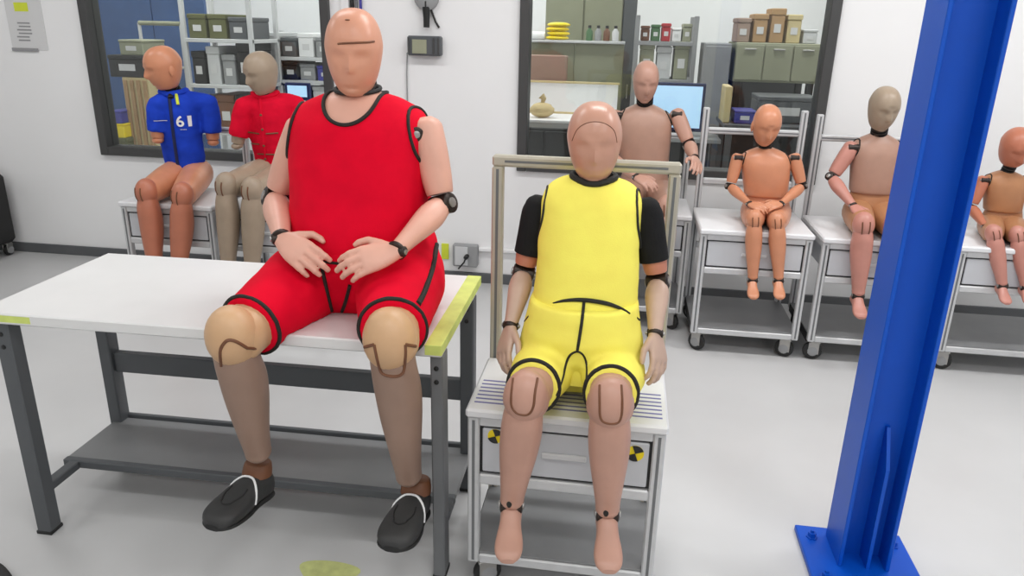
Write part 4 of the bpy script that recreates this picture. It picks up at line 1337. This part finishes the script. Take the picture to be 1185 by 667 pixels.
# ------------------------------------------------------------------ mannequins along the back wall
def back_dummy(label, J, s, mats, fwd, look, headsz=(.072, .094, .108), shirt=None, stub=False, seat=.64, chest=1.0, hands=None, cm=None, tilt=UP, ear=False, group=None, foot=.9, thigh_a=.078):
    mh, mt, mp, ma, ml = mats
    J = {k: P(*v) for k, v in J.items()}
    fwd = fwd.normalized()
    r = empty('crash_test_dummy', (J['hip'].x, J['hip'].y, seat), label, 'mannequin', group)
    hip, neck = J['hip'], J['neck']
    hw = (J['shL'] - J['shR']).length / 2
    u, v = frame_of(UP, fwd)
    A = hw * .86 * chest
    D = hw * .56 * chest
    wz = hip + (neck - hip) * .28
    # pelvis, abdomen, chest
    pel = MB().loft([sring(hip + UP * z, u, v, a, f, b, 2.4, 32) for z, a, f, b in
                     ((-.075 * s, hw * .72, D * .9, D), (-.04 * s, hw * .88, D * 1.05, D * 1.1), (.02 * s, hw * .88, D * 1.05, D * 1.05), (.07 * s, hw * .80, D * .95, D * .95), (.12 * s, hw * .72, D * .85, D * .85))])
    for v_ in pel.v:
        v_.z = max(v_.z, seat + .002)
    pel.build('pelvis', mp, r)
    rows = [(.24, A * .86, D * .98, D * .95, 0, 2.3), (.27, A * .92, D * 1.04, D * 1.0, 0, 2.4), (.4, A * .95, D * 1.08, D, 0, 2.4), (.6, A * 1.0, D * 1.1, D, 0, 2.5), (.76, A * 1.02, D * 1.05, D, 0, 2.6), (.87, A * .98, D * .88, D * .9, 0, 2.5),
            (.94, A * .74, D * .7, D * .75, 0, 2.3), (1.0, A * .36, D * .5, D * .5, 0, 2.0)]
    ch = MB().loft(chest_rows(hip, neck, fwd, rows, 48))
    co = ch.build('chest', mt, r)
    bc = bvh_of(ch)
    if not shirt:
        for sg, k in ((-1, 'shL'), (1, 'shR')):
            MB().tube(snap(bc, ring_pts(J[k] + (neck - J[k]) * .12, (J[k] - neck) * 1.0 + Vector((0, 0, .05)), UP, .05 * s, .065 * s, 32), .0005), .004 * s, 6, closed=True).build('shoulder_gap', 'trim', co)
    neck_mesh(neck - UP * .01, J['head'] - UP * headsz[2] * .62, .04 * s).build('neck', 'black', r)
    hm = head_mesh(J['head'], look, tilt, *headsz)
    if ear:
        ears(hm, J['head'], look, tilt, headsz[0])
    hm.build('head', mh, r)
    for k in 'LR':
        sh, el = J['sh' + k], J['el' + k]
        wr = None if stub else J['wr' + k]
        arm(r, sh, el, wr, s * (.74 if stub else .84), ma, ma, fwd)
        if stub:
            a = (el - sh).normalized()
            MB().ellipsoid(sh + (el - sh) * .93, (a * .02, u * .03 * s, v * .03 * s), 14, 8).build('arm_end', ma, r)
        else:
            hinge(sh + v * .03 * s, u, .019 * s, .028 * s, r, 'shoulder_joint')
            tgt, back, sd = (P(*hands[k][0]), hands[k][1], hands[k][2])
            hand_mesh(wr, tgt - wr, back, sd, s * .86, curl=(.3, .4, .35), vox=.004).build('hand', ma, r)
        kn, an = J['kn' + k], J['an' + k]
        hp = hip + (J['sh' + k] - neck).normalized() * hw * .5
        hp.z = hip.z - .01
        th = limb(MB(), hp, kn, [(.0, thigh_a * s, thigh_a * s), (.3, thigh_a * .98 * s, thigh_a * .98 * s), (.7, thigh_a * .86 * s, thigh_a * .86 * s), (.93, .06 * s, .06 * s)], UP, e=2.2)
        for v_ in th.v:
            if v_.y > 3.47:
                v_.z = max(v_.z, seat + .002)
        th.build('thigh', mp, r)
        leg_parts(r, kn, an, s * .95, ml, ml, fwd, knee_r=.058)
        barefoot(r, an, None, s * foot, ml, fwd, pitch=.25)
    if shirt:
        sb = MB()
        rw = [(.04, A * 1.0, D * 1.12, D * 1.1, 0, 2.4)] + [(t, a + .012, f + .014, b + .012, q, e) for t, a, f, b, q, e in rows if .26 < t < .97] + [(.985, A * .46, D * .6, D * .6, 0, 2.0)]
        sb.loft(chest_rows(hip, neck, fwd, rw, 48))
        for k in 'LR':
            sh, el = J['sh' + k], J['el' + k]
            d = el - sh
            limb(sb, sh + (neck - sh) * .03, sh + d * .70, [(0, .044 * s, .048 * s), (.3, .049 * s, .052 * s), (1, .049 * s, .052 * s)], fwd, N=24, round1=False)
            # yoke joining sleeve and body
            limb(sb, sh - UP * .004, sh + (neck - sh) * .6 - UP * .03, [(0, .050 * s, .05 * s), (.5, .056 * s, .056 * s), (1, .056 * s, .054 * s)], fwd, N=20)
        sm = remesh(sb, .008, 5, .5)
        so = sm.build('shirt', shirt, r)
        wrinkle(so, .004, 14, (1, 1, 1.4))
        return r, J, so, bvh_obj(so), sm
    return r, J, co, bc, ch


GD = 'mannequins along the back wall'
# blue shirt
r, J, so, bs, _ = back_dummy('mannequin in blue zipped shirt with white chest print and yellow ribbon sitting on a cart',
    dict(head=(190, 79, 3.74), neck=(201, 105, 3.79), hip=(216, 198, 3.80), shL=(181, 122, 3.71), shR=(243, 120, 3.83), elL=(183, 165, 3.70), elR=(247, 168, 3.82),
         wrL=(184, 190, 3.6), wrR=(246, 190, 3.6), knL=(170, 224, 3.43), knR=(211, 228, 3.43), anL=(181, 318, 3.40), anR=(207, 324, 3.40)), 1.0,
    ('skin_orange', 'skin_orange', 'skin_orange', 'skin_orange', 'skin_orange_dark'), Vector((-.30, -.95, 0)), Vector((-.62, -.78, -.22)), (.077, .098, .112), shirt='blue_cloth', stub=True, ear=True, group=GD)
MB().tube(cast(bs, [(196, 112), (198, 130), (200, 150), (203, 172), (206, 192)], .0015), .009, 8).build('zip', 'navy', so)
MB().tube(snap(bs, ring_pts(J['neck'] + Vector((0, 0, .0)), UP + Vector((-.05, -.2, 0)), FWD, .06, .065, 36), .004), .017, 8, closed=True).build('collar', 'blue_cloth', so)
MB().tube(cast(bs, [(196, 101), (198, 114)], .006), .014, 8).build('inner_collar', 'black', so)
MB().tube(cast(bs, [(202, 100), (204, 110), (206, 121)], .008), .008, 8).build('ribbon', 'lime', so)


def lettering(text, px, size, bv, parent, m, stretch=1.0):
    """flat print wrapped on a garment"""
    cu = bpy.data.curves.new('t', 'FONT')
    cu.body = text
    cu.size = size
    cu.align_x = 'CENTER'
    cu.align_y = 'CENTER'
    cu.offset = size * .02
    o = bpy.data.objects.new('t', cu)
    col.objects.link(o)
    dg = bpy.context.evaluated_depsgraph_get()
    me = o.evaluated_get(dg).to_mesh()
    cen = cast(bv, [px, (px[0] + .3, px[1])], 0, 1)[0]
    mb = MB()
    vs = []
    for v_ in me.vertices:
        q = cen + Vector((v_.co.x * stretch, -.3, v_.co.y))
        h = bv.ray_cast(q, Vector((0, 1, 0)))
        vs.append((h[0] if h[0] is not None else q + Vector((0, .3, 0))) + Vector((0, -.007, 0)))
    mb.add(vs, [tuple(p.vertices) for p in me.polygons])
    o.evaluated_get(dg).to_mesh_clear()
    bpy.data.objects.remove(o)
    return mb.build('chest_print', m, parent, smooth=False)


lettering('61', (214, 141), .076, bs, so, 'white')
lettering('•••••', (213, 150), .016, bs, so, 'light_box')
lettering('━━━', (187, 140), .022, bs, so, 'light_box', .8)
# red polo
r, J, so, bs, _ = back_dummy('mannequin in red polo shirt with grey-brown legs sitting on a cart behind the work table',
    dict(head=(303, 85, 3.72), neck=(307, 108, 3.77), hip=(322, 196, 3.79), shL=(281, 124, 3.70), shR=(344, 121, 3.81), elL=(274, 172, 3.69), elR=(350, 172, 3.80),
         wrL=(184, 190, 3.6), wrR=(246, 190, 3.6), knL=(262, 217, 3.41), knR=(292, 222, 3.41), anL=(265, 318, 3.39), anR=(292, 324, 3.39)), 1.0,
    ('skin_grey', 'skin_grey', 'skin_grey', 'skin_grey', 'skin_grey'), Vector((-.28, -.96, 0)), Vector((-.45, -.86, -.25)), (.070, .094, .108), shirt='red_polo', stub=True, group=GD)
MB().tube(snap(bs, ring_pts(J['neck'], UP + Vector((-.05, -.2, 0)), FWD, .058, .062, 36), .004), .015, 8, closed=True).build('collar', 'red_polo', so)
pk = cast(bs, [(301, 112), (302, 130), (304, 150), (306, 172), (308, 188)], .001)
MB().tube(pk, .006, 8).build('placket', 'red_polo', so)
for k in (7, 12, 17, 22):
    if k < len(pk):
        MB().ellipsoid(pk[k] + Vector((0, -.005, 0)), (Vector((.007, 0, 0)), Vector((0, .003, 0)), Vector((0, 0, .007))), 10, 6).build('button', 'leather_brown', so)
for pix in ([(287, 153), (300, 155)], [(308, 155), (322, 154)], [(290, 166), (300, 167)], [(290, 178), (318, 179)]):
    c = cast(bs, pix, .001)
    if len(c) > 1:
        MB().tube(c, .004, 6).build('seam', 'leather_brown', so)

# bare tan, behind the yellow one
back_dummy('bare tan mannequin with one raised hand, sitting on a cart behind the yellow-clad one',
    dict(head=(747, 95, 4.05), neck=(746, 121, 4.10), hip=(745, 217, 4.10), shL=(714, 133, 4.09), shR=(783, 132, 4.09), elL=(700, 177, 4.06), elR=(798, 168, 4.03),
         wrL=(736, 205, 3.84), wrR=(804, 183, 3.84), knL=(728, 240, 3.76), knR=(772, 242, 3.76), anL=(722, 318, 3.76), anR=(768, 322, 3.76)), .95,
    ('skin_mauve', 'skin_taupe', 'skin_taupe', 'skin_mauve', 'skin_mauve'), FWD, Vector((.12, -.95, -.30)), (.066, .09, .106), group=GD, chest=1.05,
    hands=dict(L=((762, 218, 3.74), Vector((0, -.5, .85)), 1), R=((808, 196, 3.72), Vector((.5, -.5, .7)), -1)))
# child
back_dummy('orange child mannequin with hands clasped in its lap sitting on a cart',
    dict(head=(887, 145, 3.84), neck=(886, 171, 3.88), hip=(886, 243, 3.88), shL=(854, 182, 3.87), shR=(919, 182, 3.87), elL=(845, 216, 3.85), elR=(928, 216, 3.85),
         wrL=(867, 236, 3.68), wrR=(904, 236, 3.68), knL=(873, 256, 3.58), knR=(899, 258, 3.58), anL=(871, 323, 3.56), anR=(901, 323, 3.56)), .72,
    ('skin_orange', 'skin_orange', 'skin_orange', 'skin_orange', 'skin_orange'), FWD, Vector((.10, -.93, -.36)), (.066, .086, .100), seat=.642, ear=True, group=GD, foot=.95, thigh_a=.085,
    hands=dict(L=((886, 243, 3.61), Vector((.1, -.6, .75)), 1), R=((884, 240, 3.63), Vector((-.1, -.6, .75)), -1)))
# grey head
back_dummy('bare mannequin with grey head and taupe chest beside the blue column',
    dict(head=(1022, 126, 3.86), neck=(1017, 155, 3.90), hip=(1005, 243, 3.90), shL=(986, 170, 3.89), shR=(1052, 168, 3.89), elL=(962, 206, 3.86), elR=(1068, 210, 3.86),
         wrL=(987, 238, 3.70), wrR=(1050, 242, 3.70), knL=(999, 262, 3.56), knR=(1034, 264, 3.58), anL=(993, 341, 3.55), anR=(1030, 345, 3.56)), .88,
    ('skin_grey', 'skin_taupe', 'skin_brown', 'skin_rose', 'skin_rose'), FWD, Vector((.15, -.95, -.28)), (.066, .09, .104), seat=.632, group=GD,
    hands=dict(L=((1003, 254, 3.60), Vector((0, -.6, .8)), 1), R=((1034, 256, 3.60), Vector((0, -.6, .8)), -1)))
# toddler
back_dummy('small brown child mannequin with tilted round head sitting on the wide cart',
    dict(head=(1176, 171, 3.86), neck=(1165, 198, 3.89), hip=(1158, 258, 3.90), shL=(1138, 208, 3.88), shR=(1193, 209, 3.88), elL=(1124, 240, 3.86), elR=(1204, 242, 3.86),
         wrL=(1140, 262, 3.72), wrR=(1190, 264, 3.72), knL=(1150, 272, 3.62), knR=(1178, 274, 3.62), anL=(1160, 330, 3.58), anR=(1187, 332, 3.58)), .66,
    ('skin_orange_dark', 'skin_brown', 'skin_brown', 'skin_orange_dark', 'skin_rose'), FWD, Vector((.05, -.9, -.45)), (.072, .084, .095), seat=.63, group=GD, foot=.95, thigh_a=.085,
    hands=dict(L=((1152, 270, 3.64), Vector((0, -.6, .8)), 1), R=((1180, 272, 3.64), Vector((0, -.6, .8)), -1)))
# lime sticker on the floor under the big dummy
c = PZ(380, 662, 0)
pts = [Vector((c.x + .09 * math.cos(t) * (1 + .12 * math.sin(3 * t)), c.y + .05 * math.sin(t) * (1 + .1 * math.cos(2 * t)), 0.0004)) for t in [2 * math.pi * k / 28 for k in range(28)]]
fm = MB().loft([pts, [p + Vector((0, 0, .0012)) for p in pts]]).build('floor_sticker', 'worn_lime', smooth=False)
tag(fm, 'worn lime floor sticker beneath the dangling black shoes', 'sticker')

# black cable on the floor by the table
c0 = PZ(-40, 652, 0)
cb_ = empty('floor_cable', (c0.x, c0.y, 0), 'black rubber cable lying on the floor in front of the work table', 'cable')
MB().tube([PZ(x, y, .012) for x, y in crom([(-90, 640), (-40, 646), (-8, 654), (8, 668), (14, 690), (40, 720)], 5)], .012, 10).build('sheath', 'rubber', cb_)
MB().lathe(PZ(-90, 640, .0145), PZ(-90, 640, .0145) - PZ(-40, 646, .0145), [(-.01, .014), (.04, .014), (.045, .01)], 12).build('plug', 'black', cb_)
